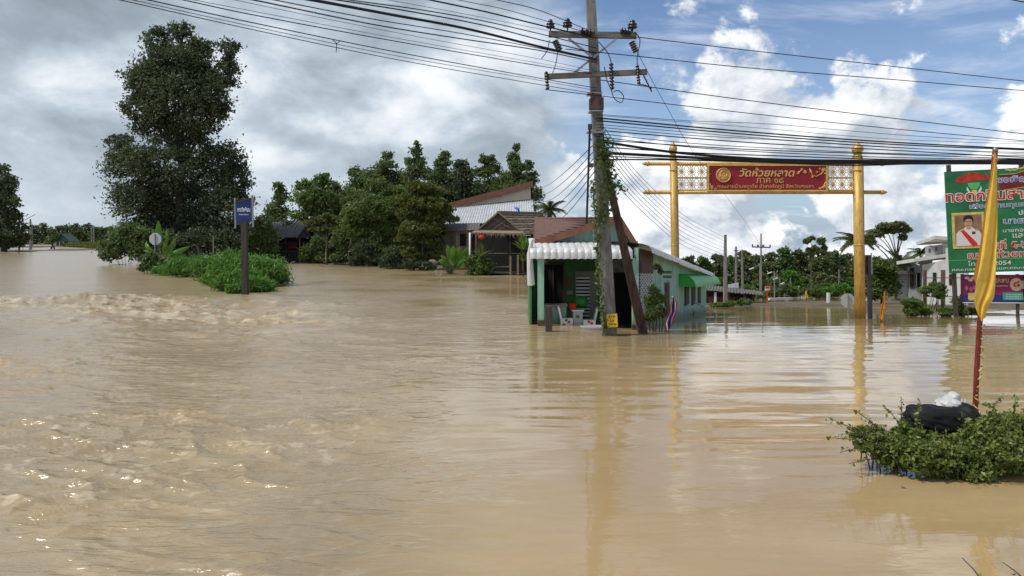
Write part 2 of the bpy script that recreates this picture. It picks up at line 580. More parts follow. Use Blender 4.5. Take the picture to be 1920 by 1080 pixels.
# ------------------------------------------------------------------ flood water
def build_water():
    py = np.concatenate([[1750, 1500, 1350, 1250], np.arange(1180, 700, -1.7), np.arange(700, 452, -1.35), [451.6, 451.1]])
    Yr = CAMH * FPX / (py - HORIZON)
    uu = np.concatenate([np.linspace(-3, -.83, 14), np.linspace(-.80, .80, 900), np.linspace(.83, 3, 14)])
    Y = np.repeat(Yr[:, None], len(uu), 1); U = np.repeat(uu[None, :], len(Yr), 0)
    X = U * Y
    dY = np.gradient(Yr)[:, None] * -1.0
    dY = np.abs(dY)
    z = wz(X, Y)
    left = sstep(U + .7 * (fbm(X / 3.5, Y / 3.0, 17, 3) - .5), .20, -.26)

    def at(lam):
        return np.clip(lam / (2.2 * dY) - .6, 0, 1)
    # the current turns: rotate the wave pattern a little on the left
    wx = X + .8 * fbm(X / 6, Y / 6, 91); wy = Y + .8 * fbm(X / 6 + 9, Y / 6, 92)
    rx = wx * .86 + wy * .5; ry = -wx * .5 + wy * .86

    def ridge(a, b, s):
        return 1 - np.abs(2 * vnoise(a, b, s) - 1)
    chop = .042 * at(2.2) * (fbm(wx / 3.0, wy / 1.2, 1, 2) - .5)
    chop += .034 * at(.8) * (ridge(rx / 2.4, ry / .6, 5) ** 1.5 - .45)
    chop += .040 * at(.42) * (ridge((wx * .93 - wy * .36) / 1.1, (wx * .36 + wy * .93) / .28, 8) ** 2 - .4)
    chop += .027 * at(.22) * (ridge(rx / .55, ry / .15, 11) ** 2 - .4)
    chop += .012 * at(.12) * (ridge(wx / .26, wy / .085, 14) - .5)
    patch = .42 + .80 * sstep(fbm(wx / 3.2, wy / 2.2, 31, 3), .34, .66)
    calm = .020 * at(.7) * (fbm(wx / 1.8, wy / .42, 21, 2) - .5) + .010 * at(.34) * (vnoise(wx / .8, wy / .2, 24) - .5)
    calm += .030 * at(3) * (fbm(X / 7, Y / 3, 27, 2) - .5)
    nearr = sstep(Y, 9.5, 6.5)
    calm = calm * (1 - .65 * nearr)
    z = z + left * chop * patch + (1 - left) * calm
    # rapids where the current drops over the drowned road edge
    yc = 23.3 + 1.6 * (fbm(X / 5, X * 0 + 2.2, 41) - .5) + 1.5 * sstep(U, -.25, -.7)
    band = np.exp(-(np.abs(Y - yc) / 4.6) ** 3) * sstep(U, -.16, -.36)
    band2 = np.exp(-((Y - 20.5) / 3.6) ** 2 - ((U + .38) / .10) ** 2)
    R = np.clip(np.maximum(band, band2) * sstep(fbm(X / 3.2, Y / 2.4, 45, 3), .22, .62), 0, 1)
    turb = .42 * (fbm(wx / 2.1, wy / 1.2, 51, 3) - .45) + .20 * (ridge(rx / .9, ry / .55, 55) - .5) + .10 * (ridge(wx / .40, wy / .28, 57) - .5)
    z = z + R * turb
    z = z + .16 * np.exp(-((Y - 28.0) / 1.8) ** 2) * sstep(U, -.30, -.36) * sstep(U, -.78, -.5)
    # boils in the near current
    boil = sstep(fbm(wx / 1.1, wy / .8, 61, 3), .62, .80) * left * sstep(Y, 20, 12)
    z = z + .03 * boil
    foam = R * sstep(ridge(wx / .9, wy / .35, 71) * .35 + fbm(wx / .30, wy / .18, 73, 3) * .65, .54, .76) * .75
    foam += .42 * left * patch * sstep(ridge(rx / .8, ry / .3, 75) * .55 + fbm(wx / .09, wy / .07, 77, 2) * .45, .70, .84) * sstep(Y, 17, 9)
    mud = np.clip(.9 * boil + R * sstep(fbm(wx / .9, wy / .5, 81, 2), .55, .75), 0, 1)
    nr, nc = X.shape
    V = np.stack([X, Y, z], -1).reshape(-1, 3)
    idx = np.arange(nr * nc).reshape(nr, nc)
    F4 = np.stack([idx[:-1, :-1], idx[:-1, 1:], idx[1:, 1:], idx[1:, :-1]], -1).reshape(-1, 4)
    o = fast_mesh('flood_water', V, F4, None, None, True)
    for nm, arr in (('foam', foam), ('mud', mud), ('rough_water', left)):
        at_ = o.data.attributes.new(nm, 'FLOAT', 'POINT')
        at_.data.foreach_set('value', np.clip(arr, 0, 1).astype(np.float32).ravel())
    m = bpy.data.materials.new('flood_water')
    m.use_nodes = True
    t = NT(m.node_tree)
    b = t.n['Principled BSDF']

    def attr(n):
        a = t.n.new('ShaderNodeAttribute'); a.attribute_name = n
        return a.outputs['Fac']
    tc = t.n.new('ShaderNodeTexCoord'); ob = tc.outputs['Object']
    n1 = t.noise(t.vmath('MULTIPLY', ob, (.25, .5, 1)), 1.0, 5, .55, .8)
    n2 = t.noise(t.vmath('MULTIPLY', ob, (1.2, 2.2, 1)), 1.0, 5, .6, .4)
    lf = attr('rough_water')
    silt = t.mix(t.step(n1, .3, .7), (.36, .252, .122), (.43, .308, .158))
    grey = t.mix(t.step(n1, .3, .7), (.305, .228, .130), (.36, .278, .164))
    c = t.mix(lf, silt, grey)
    c = t.mix(t.step(n2, .45, .75, 0, .25), c, (.42, .315, .175))
    c = t.mix(t.math('MULTIPLY', attr('mud'), .55), c, (.42, .275, .12))
    c = t.mix(t.math('MULTIPLY', attr('foam'), .8), c, (.66, .56, .41))
    t.set(b.inputs['Base Color'], c)
    t.set(b.inputs['Roughness'], t.math('ADD', t.math('MULTIPLY', attr('foam'), .5), t.math('MULTIPLY_ADD', lf, .17, .02)))
    b.inputs['IOR'].default_value = 1.55
    b.inputs['Specular IOR Level'].default_value = .5
    r1 = t.noise(t.vmath('MULTIPLY', ob, (1.5, 5.5, 1)), 1.0, 3, .5, .5)
    r2 = t.noise(t.vmath('MULTIPLY', ob, (4, 13, 1)), 1.0, 3, .55, .6)
    r3 = t.noise(t.vmath('MULTIPLY', ob, (16, 30, 1)), 1.0, 3, .6, .4)
    hgt = t.math('ADD', r1, t.math('MULTIPLY', r2, .35))
    hgt = t.math('ADD', hgt, t.math('MULTIPLY', t.math('MULTIPLY', r3, lf), .10))
    bn = t.n.new('ShaderNodeBump')
    bn.inputs['Distance'].default_value = .075
    t.set(bn.inputs['Strength'], t.math('MULTIPLY_ADD', lf, .62, .045))
    t.set(bn.inputs['Height'], hgt)
    t.l.new(bn.outputs[0], b.inputs['Normal'])
    o.data.materials.append(m)
    tag(o, kind='structure')


build_water()

# ------------------------------------------------------------------ ground (drowned, rising out of the water as banks)
ELL = []      # (cx, cy, rx, ry, h)


def bank(px, Y, rx, ry, h):
    ELL.append(((px - 960) / FPX * Y, Y, rx, ry, h))


bank(335, 70, 8, 8, .60)
bank(440, 38, 2.2, 4, .5)
bank(640, 90, 18, 14, .66)
bank(860, 68, 15, 12, .66)
bank(150, 260, 14, 90, .9)
bank(20, 150, 13, 40, .8)
bank(1745, 36, 4.5, 5, .62)
bank(1890, 40, 6, 6, .6)
bank(1720, 54, 12, 12, .75)
bank(1350, 58, 5, 9, .7)


def land(X, Y):
    h = np.zeros_like(X)
    for cx, cy, rx, ry, hh in ELL:
        d = ((X - cx) / rx) ** 2 + ((Y - cy) / ry) ** 2
        h = np.maximum(h, hh * sstep(d, 1.25, .75))
    far = np.where(X / np.maximum(Y, 1) > .12, sstep(Y, 92, 104) * 1.0, sstep(Y, 385, 410) * 1.2)
    return np.maximum(h, far)


def build_ground():
    Yr = np.concatenate([np.linspace(-40, 4, 6), np.geomspace(6, 130, 90), np.geomspace(140, 2500, 26)])
    uu = np.concatenate([np.linspace(-4, -1, 8), np.linspace(-.95, .95, 130), np.linspace(1, 4, 8)])
    Y = np.repeat(Yr[:, None], len(uu), 1); U = np.repeat(uu[None, :], len(Yr), 0)
    X = U * (np.maximum(Y, 0) + 8.0 + np.maximum(0, -Y) * .5)
    z = wz(X, Y) - .6 + land(X, Y) + .08 * (fbm(X / 2, Y / 2, 3) - .5)
    V = np.stack([X, Y, z], -1).reshape(-1, 3)
    nr, nc = X.shape
    idx = np.arange(nr * nc).reshape(nr, nc)
    F4 = np.stack([idx[:-1, :-1], idx[:-1, 1:], idx[1:, 1:], idx[1:, :-1]], -1).reshape(-1, 4)
    tag(fast_mesh('ground', V, F4, SOIL, None, True), kind='structure')


build_ground()


def gz(X, Y):
    return float(wz(X, Y) - .6 + land(np.array([float(X)]), np.array([float(Y)]))[0])


# ------------------------------------------------------------------ foliage
def leaves(cent, size, rng, aspect=.5, flat=0.0, hang=0.0):
    """leaf diamonds around the given centres -> V, F4"""
    n = len(cent)
    d = rng.normal(size=(n, 3)); d[:, 2] = d[:, 2] * (1 - flat) - hang
    d /= np.linalg.norm(d, axis=1)[:, None] + 1e-9
    r = rng.normal(size=(n, 3))
    w = np.cross(d, r); w /= np.linalg.norm(w, axis=1)[:, None] + 1e-9
    L = (size * (.6 + .8 * rng.random(n)))[:, None]
    up = np.cross(w, d)
    a = cent - d * L * .5; b = cent + d * L * .5
    m = cent + up * L * .10
    s1 = m + w * L * aspect * .5; s2 = m - w * L * aspect * .5
    V = np.stack([a, s1, b, s2], 1).reshape(-1, 3)
    F = np.arange(4 * n).reshape(n, 4)
    return V, F


def crown_points(blobs, Y, n, rng, depth=.85, clump=.34, shell=.45, Yoff=None):
    """blobs (px, py, rx, ry) -> leaf centres in clumps inside ellipsoids"""
    area = np.array([b[2] * b[3] for b in blobs], float); area /= area.sum()
    out = []
    s = Y / FPX
    for k, (px, py, rx, ry) in enumerate(blobs):
        m = max(6, int(n * area[k]))
        c = np.array(P(px, py, Y + (rng.random() - .5) * rx * s * .8))
        rad = np.array([rx * s, max(rx, ry) * .5 * s * (1 + depth) * .75, ry * s])
        nsub = max(10, int(26 + 40 * area[k] * len(blobs) * .5))
        dirs = rng.normal(size=(nsub, 3)); dirs /= np.linalg.norm(dirs, axis=1)[:, None]
        rr = (shell + (1 - shell) * rng.random(nsub)) ** .6
        sc = c + dirs * rr[:, None] * rad * .84
        sr = clump * min(rad[0], rad[2]) * (.35 + 1.0 * rng.random(nsub) ** 1.5)
        m1 = int(m * .80)
        w = sr ** 2; w /= w.sum()
        pick = rng.choice(nsub, m1, p=w)
        q = rng.normal(size=(m1, 3)) * .52
        out.append(sc[pick] + q * sr[pick][:, None] * np.array([1.2, 1.2, .75]))
        # sprays reaching out of the outline
        nt = max(10, nsub)
        td = rng.normal(size=(nt, 3)); td /= np.linalg.norm(td, axis=1)[:, None]
        td[:, 2] = np.abs(td[:, 2]) * .9 - .25
        ln = .72 + .34 * rng.random(nt)
        pk = rng.integers(0, nt, m - m1)
        fr = .55 + (ln[pk] - .55) * rng.random(m - m1)
        jit = rng.normal(size=(m - m1, 3)) * .055 * min(rad[0], rad[2]) * 1.2
        out.append(c + td[pk] * fr[:, None] * rad + jit)
    return np.concatenate(out)


def trunk_mesh(base, tips, r0, rng, bend=.06):
    mb = MB()
    base = Vector(base)
    top = max(tips, key=lambda p: p.z)
    H = top.z - base.z
    spine = []
    for i in range(8):
        t = i / 7
        p = base.lerp(top, t) + Vector((rng.normal() * bend * H * .3 * t, rng.normal() * bend * H * .3 * t, 0))
        spine.append(p)
    mb.tube(spine, [r0 * (1.25 if i == 0 else 1) * (1 - .88 * i / 7) for i in range(8)], 8)
    for tp in tips:
        if tp is top: continue
        k = min(range(1, 7), key=lambda i: abs(spine[i].z - (base.z + (tp.z - base.z) * .62)))
        a = spine[k]
        mid = a.lerp(tp, .5) + Vector((0, 0, .06 * (tp - a).length))
        r = r0 * (1 - .88 * k / 7) * .55
        mb.tube([a, a.lerp(mid, .5), mid, mid.lerp(tp, .55), tp], [r, r * .85, r * .65, r * .4, r * .18], 6)
    return mb


def tree(name, label, cat, Y, base_px, blobs, n, leaf, mat_, seed, r0=.2, bark=BARK_D, group=None, aspect=.5, clump=.34, hang=0.0, depth=.85, base_z=None, shell=.45):
    rng = np.random.default_rng(seed)
    X = (base_px - 960) / FPX * Y
    z = gz(X, Y) - .05 if base_z is None else base_z
    root = thing(name, (X, Y, z), label, cat, group)
    tips = [P(b[0], b[1], Y + (rng.random() - .5) * b[2] * Y / FPX * .5) for b in blobs]
    trunk_mesh(Vector((X, Y, z)), tips, r0, rng).build('trunk', bark, root)
    pts = crown_points(blobs, Y, n, rng, depth, clump, shell)
    V, F = leaves(pts, leaf, rng, aspect, hang=hang)
    V = V - np.array((X, Y, z))
    fast_mesh('crown', V, F, mat_, root)
    return root


def shrub(name, label, cat, Y, base_px, blobs, n, leaf, mat_, seed, group=None, aspect=.5, clump=.34, stems=7, hang=0.0, depth=.85, bark=BARK_D, foliage='foliage', r=.02):
    rng = np.random.default_rng(seed)
    X = (base_px - 960) / FPX * Y
    z = min(gz(X, Y), wzf(X, Y)) - .05
    root = thing(name, (X, Y, z), label, cat, group)
    mb = MB()
    for i in range(stems):
        b = blobs[i % len(blobs)]
        tp = P(b[0] + (rng.random() - .5) * b[2], b[1] - (rng.random() - .3) * b[3] * .6, Y + (rng.random() - .5) * b[2] * Y / FPX)
        a = Vector((X + (tp.x - X) * .45 + rng.normal() * .08, Y + (tp.y - Y) * .4, z))
        mb.tube([a, a.lerp(tp, .5) + Vector((rng.normal() * .04, 0, .05)), tp], [r, r * .7, r * .3], 5)
    mb.build('stem', bark, root)
    pts = crown_points(blobs, Y, n, rng, depth, clump, .3)
    zmin = wz(pts[:, 0], pts[:, 1])
    pts = pts[pts[:, 2] > zmin + .01]
    V, F = leaves(pts, leaf, rng, aspect, hang=hang)
    fast_mesh(foliage, V - np.array((X, Y, z)), F, mat_, root)
    return root


def text(parent, name, body, cx, cz, w, h, mat_, y, ext=.004, offset=0.0, shear=0.0, rotx=True, origin=None):
    """flat lettering fitted to a w x h box, facing -Y; cx, cz, y in the parent's local frame (or world when origin is given)"""
    cu = bpy.data.curves.new(name, 'FONT')
    cu.body = body; cu.size = 1.0; cu.extrude = 0.0; cu.offset = offset; cu.shear = shear; cu.resolution_u = 3
    ob = bpy.data.objects.new(name, cu); COL.objects.link(ob)
    dg = bpy.context.evaluated_depsgraph_get()
    dg.update()
    me = bpy.data.meshes.new_from_object(ob.evaluated_get(dg))
    bpy.data.objects.remove(ob); bpy.data.curves.remove(cu)
    n = len(me.vertices)
    if n == 0: return None
    v = np.zeros(n * 3, np.float32); me.vertices.foreach_get('co', v); v = v.reshape(-1, 3)
    lo = v.min(0); hi = v.max(0); sz = np.maximum(hi - lo, 1e-6)
    k = np.array((w / sz[0], h / sz[1]))
    q = np.zeros_like(v)
    q[:, 0] = (v[:, 0] - (lo[0] + hi[0]) / 2) * k[0] + cx
    q[:, 2] = (v[:, 1] - (lo[1] + hi[1]) / 2) * k[1] + cz
    q[:, 1] = y
    if origin is not None: q -= np.array(origin, np.float32)
    me.vertices.foreach_set('co', q.ravel()); me.update()
    me.materials.clear()
    return link(name, me, mat_, parent)


def ptext(parent, name, body, x0, y0, x1, y1, Y, mat_, offset=0.0, shear=0.0):
    """lettering filling a rectangle given in photo pixels on the frontal plane at depth Y"""
    a = P(x0, y1, Y); b = P(x1, y0, Y)
    return text(parent, name, body, (a.x + b.x) / 2, (a.z + b.z) / 2, b.x - a.x, b.z - a.z, mat_, Y, offset=offset, shear=shear, origin=world_loc(parent))


class WallPlane:
    """vertical plane through A and B; takes photo pixels to points on it"""
    def __init__(s, A, B):
        s.A = Vector(A); s.B = Vector(B)
        d = s.B - s.A
        s.n = Vector((d.y, -d.x, 0)).normalized()
        if s.n.dot(-s.A) < 0: s.n = -s.n      # towards the camera side

    def __call__(s, px, py):
        u = (px - 960) / FPX
        dx, dy = s.B.x - s.A.x, s.B.y - s.A.y
        t = (u * s.A.y - s.A.x) / (dx - u * dy)
        Y = s.A.y + t * dy
        return P(px, py, Y)

    def rect(s, x0, y0, x1, y1, thick=.03, off=0.0, mb=None):
        mb = mb or MB()
        a, b = s(x0, y1), s(x1, y1); c, d = s(x1, y0), s(x0, y0)
        # keep it a true rectangle in the world
        zlo = (a.z + b.z) / 2; zhi = (c.z + d.z) / 2
        q = [Vector((a.x, a.y, zlo)), Vector((b.x, b.y, zlo)), Vector((b.x, b.y, zhi)), Vector((a.x, a.y, zhi))]
        q = [p + s.n * off for p in q]
        return mb.slab(q, thick, s.n)

    def poly(s, pts, thick=.03, off=0.0, mb=None):
        mb = mb or MB()
        return mb.slab([s(x, y) + s.n * off for x, y in pts], thick, s.n)


def corrugated(p00, p10, p11, p01, ribs, amp, mb=None, rows=2):
    """p00-p10 along the ribs' crossing direction, p01/p11 the lower edge"""
    mb = mb or MB()
    p00, p10, p11, p01 = map(Vector, (p00, p10, p11, p01))
    n = (p10 - p00).cross(p01 - p00).normalized()
    if n.z < 0: n = -n
    g = []
    k = ribs * 6
    for r in range(rows):
        t = r / (rows - 1)
        row = []
        for i in range(k + 1):
            s_ = i / k
            a = p00.lerp(p10, s_); b = p01.lerp(p11, s_)
            row.append(a.lerp(b, t) + n * amp * math.cos(2 * math.pi * ribs * s_))
        g.append(row)
    return mb.sheet(g, True)


def big_leaf(base, tip, width, arch=.15, fold=.12, side=Vector((1, 0, 0))):
    base = Vector(base); tip = Vector(tip)
    d = tip - base; L = d.length
    w = d.cross(Vector((0, -1, 0)))
    if w.length < 1e-3: w = side
    w.normalize()
    up = w.cross(d).normalized()
    if up.z < 0: up = -up
    g = []
    for i in range(9):
        t = i / 8
        c = base + d * t + up * arch * L * math.sin(math.pi * t) * .6
        ww = width * .5 * (math.sin(math.pi * min(1, .06 + t * .94)) ** .6 if t > .0 else .05) * (1 if t < .97 else .3)
        if t < .18: ww *= .12 + t * 2.5
        g.append([c - w * ww - up * fold * ww, c - w * ww * .5, c + up * .0, c + w * ww * .5, c + w * ww - up * fold * ww])
    return MB().sheet(g, True)


def blades(root, name, c, n, L, w, mat_, rng, spread=.9, zmin=.2):
    mb = MB()
    c = Vector(c)
    for i in range(n):
        a = rng.random() * 2 * math.pi
        e = zmin + (1.5 - zmin) * rng.random()
        d = Vector((math.cos(a) * math.cos(e) * spread, math.sin(a) * math.cos(e) * spread, math.sin(e)))
        l = L * (.7 + .5 * rng.random())
        side = d.cross(Vector((0, 0, 1)))
        side = side.normalized() if side.length > 1e-3 else Vector((1, 0, 0))
        p0 = c; p1 = c + d * l * .55; p2 = c + d * l + Vector((0, 0, -l * .18 * math.cos(e)))
        mb.add([p0 - side * w * .4, p0 + side * w * .4, p1 + side * w * .5, p1 - side * w * .5, p2], [(0, 1, 2, 3), (3, 2, 4)])
    return mb.build(name, mat_, root)


def palm(label, px, py, Y, rpx, group, seed, trunk_px=None, nf=15):
    rng = np.random.default_rng(seed)
    top = P(px, py, Y)
    bx = (trunk_px or px)
    b = PW(bx, Y, -.3)
    root = thing('coconut_palm', b, label, 'palm', group)
    pts = [b, b.lerp(top, .35) + Vector((.1, 0, 0)), b.lerp(top, .7) + Vector((.06, 0, 0)), top]
    MB().tube(pts, [.17, .14, .12, .10], 8).build('trunk', BARK, root)
    L = rpx * Y / FPX
    proto = None
    for i in range(nf):
        az = 2 * math.pi * (i + rng.random() * .6) / nf
        el = .9 - 1.5 * ((i * 7) % nf) / nf + rng.normal() * .1
        if i % 5 == 0 or proto is None:
            mb = MB()
            spine = []
            for k in range(9):
                t = k / 8
                spine.append(Vector((L * t * .95, 0, L * (.34 * t - .62 * t * t))))
            mb.tube(spine, [.035 * L * (1 - .8 * k / 8) * .6 for k in range(9)], 4)
            for k in range(1, 26):
                t = k / 26
                q = spine[0].lerp(spine[8], t)
                f = t * 8; i0 = min(7, int(f)); q = spine[i0].lerp(spine[i0 + 1], f - i0)
                ll = L * .34 * (1 - .55 * abs(t - .4))
                for s_ in (-1, 1):
                    tip = q + Vector((ll * .45, s_ * ll * .75, -ll * (.35 + .3 * rng.random())))
                    wv = Vector((.05 * L, 0, .0))
                    mb.add([q - wv * .6, q + wv * .6, tip], [(0, 1, 2)])
            proto = mb.build('frond', L_PALM, root, local=True)
            o = proto
        else:
            o = proto.copy(); COL.objects.link(o); o.parent = root
        o.location = top - b
        o.rotation_euler = (0, -el, az)
    return root


# ================================================================== LEFT SIDE
# ---- the tall tree
tree('tall_tree', 'tall dark tree towering over the flooded road fork', 'tree', 70, 338,
     [(a_, b_, c_ * 1.08, d_ * 1.06) for a_, b_, c_, d_ in [(292, 72, 26, 28), (338, 60, 22, 24), (375, 92, 26, 30), (330, 118, 64, 46), (427, 92, 20, 24), (422, 135, 27, 38), (268, 160, 34, 42),
      (328, 185, 70, 52), (398, 178, 36, 38), (418, 207, 26, 16), (298, 236, 52, 36), (350, 248, 42, 36), (222, 264, 26, 16), (240, 300, 42, 42),
      (310, 308, 66, 56), (398, 308, 52, 56), (442, 335, 28, 48), (258, 368, 56, 46), (340, 385, 76, 58), (428, 388, 42, 52), (300, 430, 66, 40), (392, 436, 66, 42), (300, 150, 60, 50), (370, 140, 50, 40), (380, 215, 46, 40), (260, 200, 30, 36), (330, 460, 80, 26)]],
     84000, .33, L_DARK, 11, r0=.55, clump=.36, shell=.30)
shrub('roadside_bush', 'rounded dark green bush at the left foot of the tall tree', 'bush', 66, 240,
      [(235, 440, 34, 26), (215, 462, 30, 26), (260, 455, 34, 34), (275, 475, 25, 18), (205, 480, 18, 12)], 9000, .30, L_DEEP, 12)
shrub('undergrowth_bush', 'dark undergrowth bush beneath the tall tree beside the gate frame', 'bush', 67, 360,
      [(330, 455, 40, 26), (380, 450, 40, 28), (420, 455, 30, 28), (350, 478, 45, 14)], 8000, .32, L_DARK, 13)
shrub('leafy_bush', 'leafy dark bush right of the blue sign before the tin shed', 'bush', 70, 492,
      [(492, 420, 18, 22), (500, 445, 24, 26), (480, 462, 22, 24), (505, 470, 18, 18)], 5000, .30, L_DEEP, 14)

# ---- overgrown island
def island_cover():
    rng = np.random.default_rng(21)
    parts = []
    for px, py, rx, ry, Y, n in ((318, 506, 30, 10, 47, 2500), (350, 500, 40, 18, 45, 5000), (395, 502, 45, 22, 41, 7000), (440, 505, 48, 26, 37, 8500), (485, 508, 40, 26, 36, 7500),
                                 (512, 516, 22, 20, 38, 4000), (450, 528, 45, 18, 33, 7000), (480, 535, 30, 14, 32, 4000), (405, 524, 30, 12, 37, 3000), (445, 543, 18, 7, 31, 1500)):
        parts.append(crown_points([(px, py, rx * 1.08, ry)], Y, int(n * 1.5), rng, .9, .62, .25))
    pts = np.concatenate(parts)
    pts = pts[pts[:, 2] > .02]
    V, F = leaves(pts, .30, rng, .16, hang=-.45)
    o = fast_mesh('ground_cover', V, F, L_GREEN)
    tag(o, 'bright green grass and creepers covering the island in the current', 'grass', kind='stuff')


island_cover()


def sign_blue():
    Y = 28.9
    b = PW(460.5, Y, -.8)
    root = thing('road_sign', b, 'blue sign on a dark post standing in the rapids', 'sign')
    MB().beam(b, P(458, 414, Y), .22, .22).build('post', WOOD_D, root)
    top = [(441, 381), (471, 373), (472, 413), (443, 420)]
    yaw = [Y - .05, Y + .05, Y + .05, Y - .05]
    q = [P(x, y, yy) for (x, y), yy in zip(top, yaw)]
    MB().slab(q, .05, (0, 1, 0)).build('panel', BLUE_S, root)
    MB().beam(q[0] + Vector((0, -.02, .03)), q[1] + Vector((0, -.02, .03)), .05).build('rail', BROWN, root)
    MB().beam(q[3] + Vector((0, -.02, -.03)), q[2] + Vector((0, -.02, -.03)), .05).build('rail', BROWN, root)
    MB().beam(P(440, 372, Y), P(441.5, 428, Y), .045, .05).build('upright', STEEL, root)
    MB().beam(P(473, 366, Y), P(474.5, 426, Y), .06, .06).build('upright', STEEL, root)
    ptext(root, 'lettering', 'ทางวังพัฒน', 445, 388, 469, 397, Y - .10, WHITE, offset=.02)
    ptext(root, 'lettering', 'THANGWANG 1', 448, 401, 466, 403.5, Y - .10, WHITE, offset=.01)


sign_blue()


def banana(px, Y, specs, label, name='banana_plant', scale=1.0, stem=True, mat_=None):
    b = PW(px, Y, -.1)
    root = thing(name, b, label, 'plant')
    if stem:
        MB().tube([b, b + Vector((0, 0, .8)), P(px + 1, specs[0][1], Y)], [.10, .08, .05], 8).build('stem', BARK, root)
    for bx, by, tx, ty, w, ar in specs:
        big_leaf(P(bx, by, Y), P(tx, ty, Y - 1.0 + 1.6 * rnd.random()), w * Y / FPX, ar * 1.5, .35).build('leaf', mat_ or rnd.choice((L_BAN, L_GREEN, L_MID, L_BAN)), root)
    return root


banana(300, 50, [(298, 470, 297, 413, 13, .05), (300, 472, 284, 428, 6, .1), (302, 475, 312, 430, 8, .2), (305, 482, 330, 446, 11, .2), (308, 490, 357, 462, 10, .3),
                 (303, 480, 307, 455, 11, .3), (306, 488, 345, 480, 9, .3), (298, 485, 268, 470, 6, .4), (300, 490, 322, 470, 8, .2), (300, 480, 275, 452, 7, .4)],
       'young banana plant with pale upright leaf behind the round signboard')
shrub('bank_weeds', 'tangle of dark weeds and dead stalks below the banana plant', 'bush', 49, 285,
      [(285, 490, 16, 22), (315, 495, 24, 14), (270, 500, 10, 10)], 2600, .22, L_DEEP, 22, stems=14, r=.03)


def octagon_sign(px, py, rpx, Y, label, base_py=None):
    b = PW(px, Y, -.6)
    c = P(px, py, Y)
    root = thing('stop_sign', b, label, 'sign')
    r = rpx * Y / FPX
    q = [c + Vector((r * math.cos(math.pi / 8 + k * math.pi / 4), 0, r * math.sin(math.pi / 8 + k * math.pi / 4))) for k in range(8)]
    MB().slab(q, .02, (0, 1, 0)).build('plate', SIGN_BK, root)
    MB().beam(b, c + Vector((0, -.05, r * .8)), .06, .06).build('post', STEEL, root)
    return root


octagon_sign(291, 448, 12, 49.2, 'pale octagonal sign seen from behind among the banana leaves')

gf = thing('metal_gateway', PW(360, 60, -.2), 'thin metal gate frame under the tall tree', 'frame')
MB().beam(P(322, 443, 60), P(402, 442, 60), .06).build('crossbar', WOOD_D, gf)
MB().beam(P(400, 442, 60), PW(400, 60, -.2), .08).build('post', WOOD_L, gf)
MB().beam(P(370, 460, 60.1), PW(381, 60.1, -.2), .14).build('brace', WOOD_D, gf)
MB().beam(P(323, 443, 60), PW(324, 60, -.2), .06).build('post', WOOD_D, gf)

# ---- far left: tree by the road, far tree line, field, shelter, poles, riders
tree('roadside_tree', 'dark roadside tree cut by the left edge of the picture', 'tree', 135, 8,
     [(4, 318, 16, 14), (15, 342, 20, 18), (-5, 355, 30, 30), (12, 375, 26, 22), (22, 405, 18, 18), (5, 410, 30, 25), (15, 440, 32, 22), (45, 428, 8, 10), (-20, 430, 30, 30)],
     9000, .62, L_DARK, 31, r0=.45)
shrub('verge_bush', 'olive bush on the verge below the leftmost tree', 'bush', 138, 38,
      [(30, 452, 22, 14), (45, 445, 12, 14), (10, 458, 24, 10)], 2600, .5, L_OLIVE, 32)
far_specs = [(30, 428, 14), (62, 420, 13), (78, 416, 14), (98, 424, 12), (112, 421, 12), (128, 420, 13), (141, 418, 11), (150, 425, 11), (163, 417, 13), (178, 424, 12), (193, 424, 12), (208, 422, 13), (222, 426, 13)]
for i, (px, ty, r) in enumerate(far_specs):
    tree('distant_tree', 'distant tree closing the far left road, %s from the left' % ORD[i], 'tree', 390 + (i % 3) * 8, px,
         [(px, ty + 8, r * .7, 8), (px + 2, ty + 20, r, 12), (px - 2, ty + 32, r * 1.15, 10)], 900, 1.5, L_DEEP if i % 2 else L_FAR, 40 + i, r0=.5, group='distant trees at far left')


def field():
    rng = np.random.default_rng(5)
    n = 9000
    Y = 180 + 200 * rng.random(n) ** 1.3
    px = 118 + (205 - 118) * rng.random(n)
    lim = 118 + 65 * (Y < 240) * (240 - Y) / 60
    keep = px > lim
    Y, px = Y[keep], px[keep]
    X = (px - 960) / FPX * Y
    pts = np.stack([X, Y, .1 + 1.1 * rng.random(len(X))], -1)
    V, F = leaves(pts, 1.3, rng, .25, hang=-.6)
    tag(fast_mesh('reed_field', V, F, L_OLIVE), 'strip of olive reeds beside the far end of the road', 'reeds', kind='stuff')


field()


def shelter():
    Y = 250
    b = PW(117, Y, -.2)
    r = thing('roadside_shelter', b, 'small far shelter with a dark green gable roof at the road end', 'shelter')
    L, R_ = P(103, 453, Y), P(131, 453, Y)
    ap = P(114, 439, Y)
    bk = Vector((0, 6, 0))
    MB().slab([L, ap, ap + bk, L + bk], .15).build('roof', mat('green_roof', (.04, .07, .06), .6), r)
    MB().slab([R_, ap, ap + bk, R_ + bk], .15, (0, 0, 1)).build('roof', MATS['green_roof'], r)
    MB().slab([L + Vector((.5, .3, 0)), R_ + Vector((-.5, .3, 0)), ap + Vector((0, .3, -.2))], .1, (0, 1, 0)).build('gable', mat('gable_green', (.035, .06, .055), .8), r)
    for px in (105, 112, 119, 129):
        MB().beam(PW(px, Y + .4, -.2), P(px, 453, Y + .4), .25).build('post', WALL_G, r)
    MB().box(P(117, 458, Y + 5), (4.5, .2, 2.4)).build('wall', DARKW, r)


shelter()


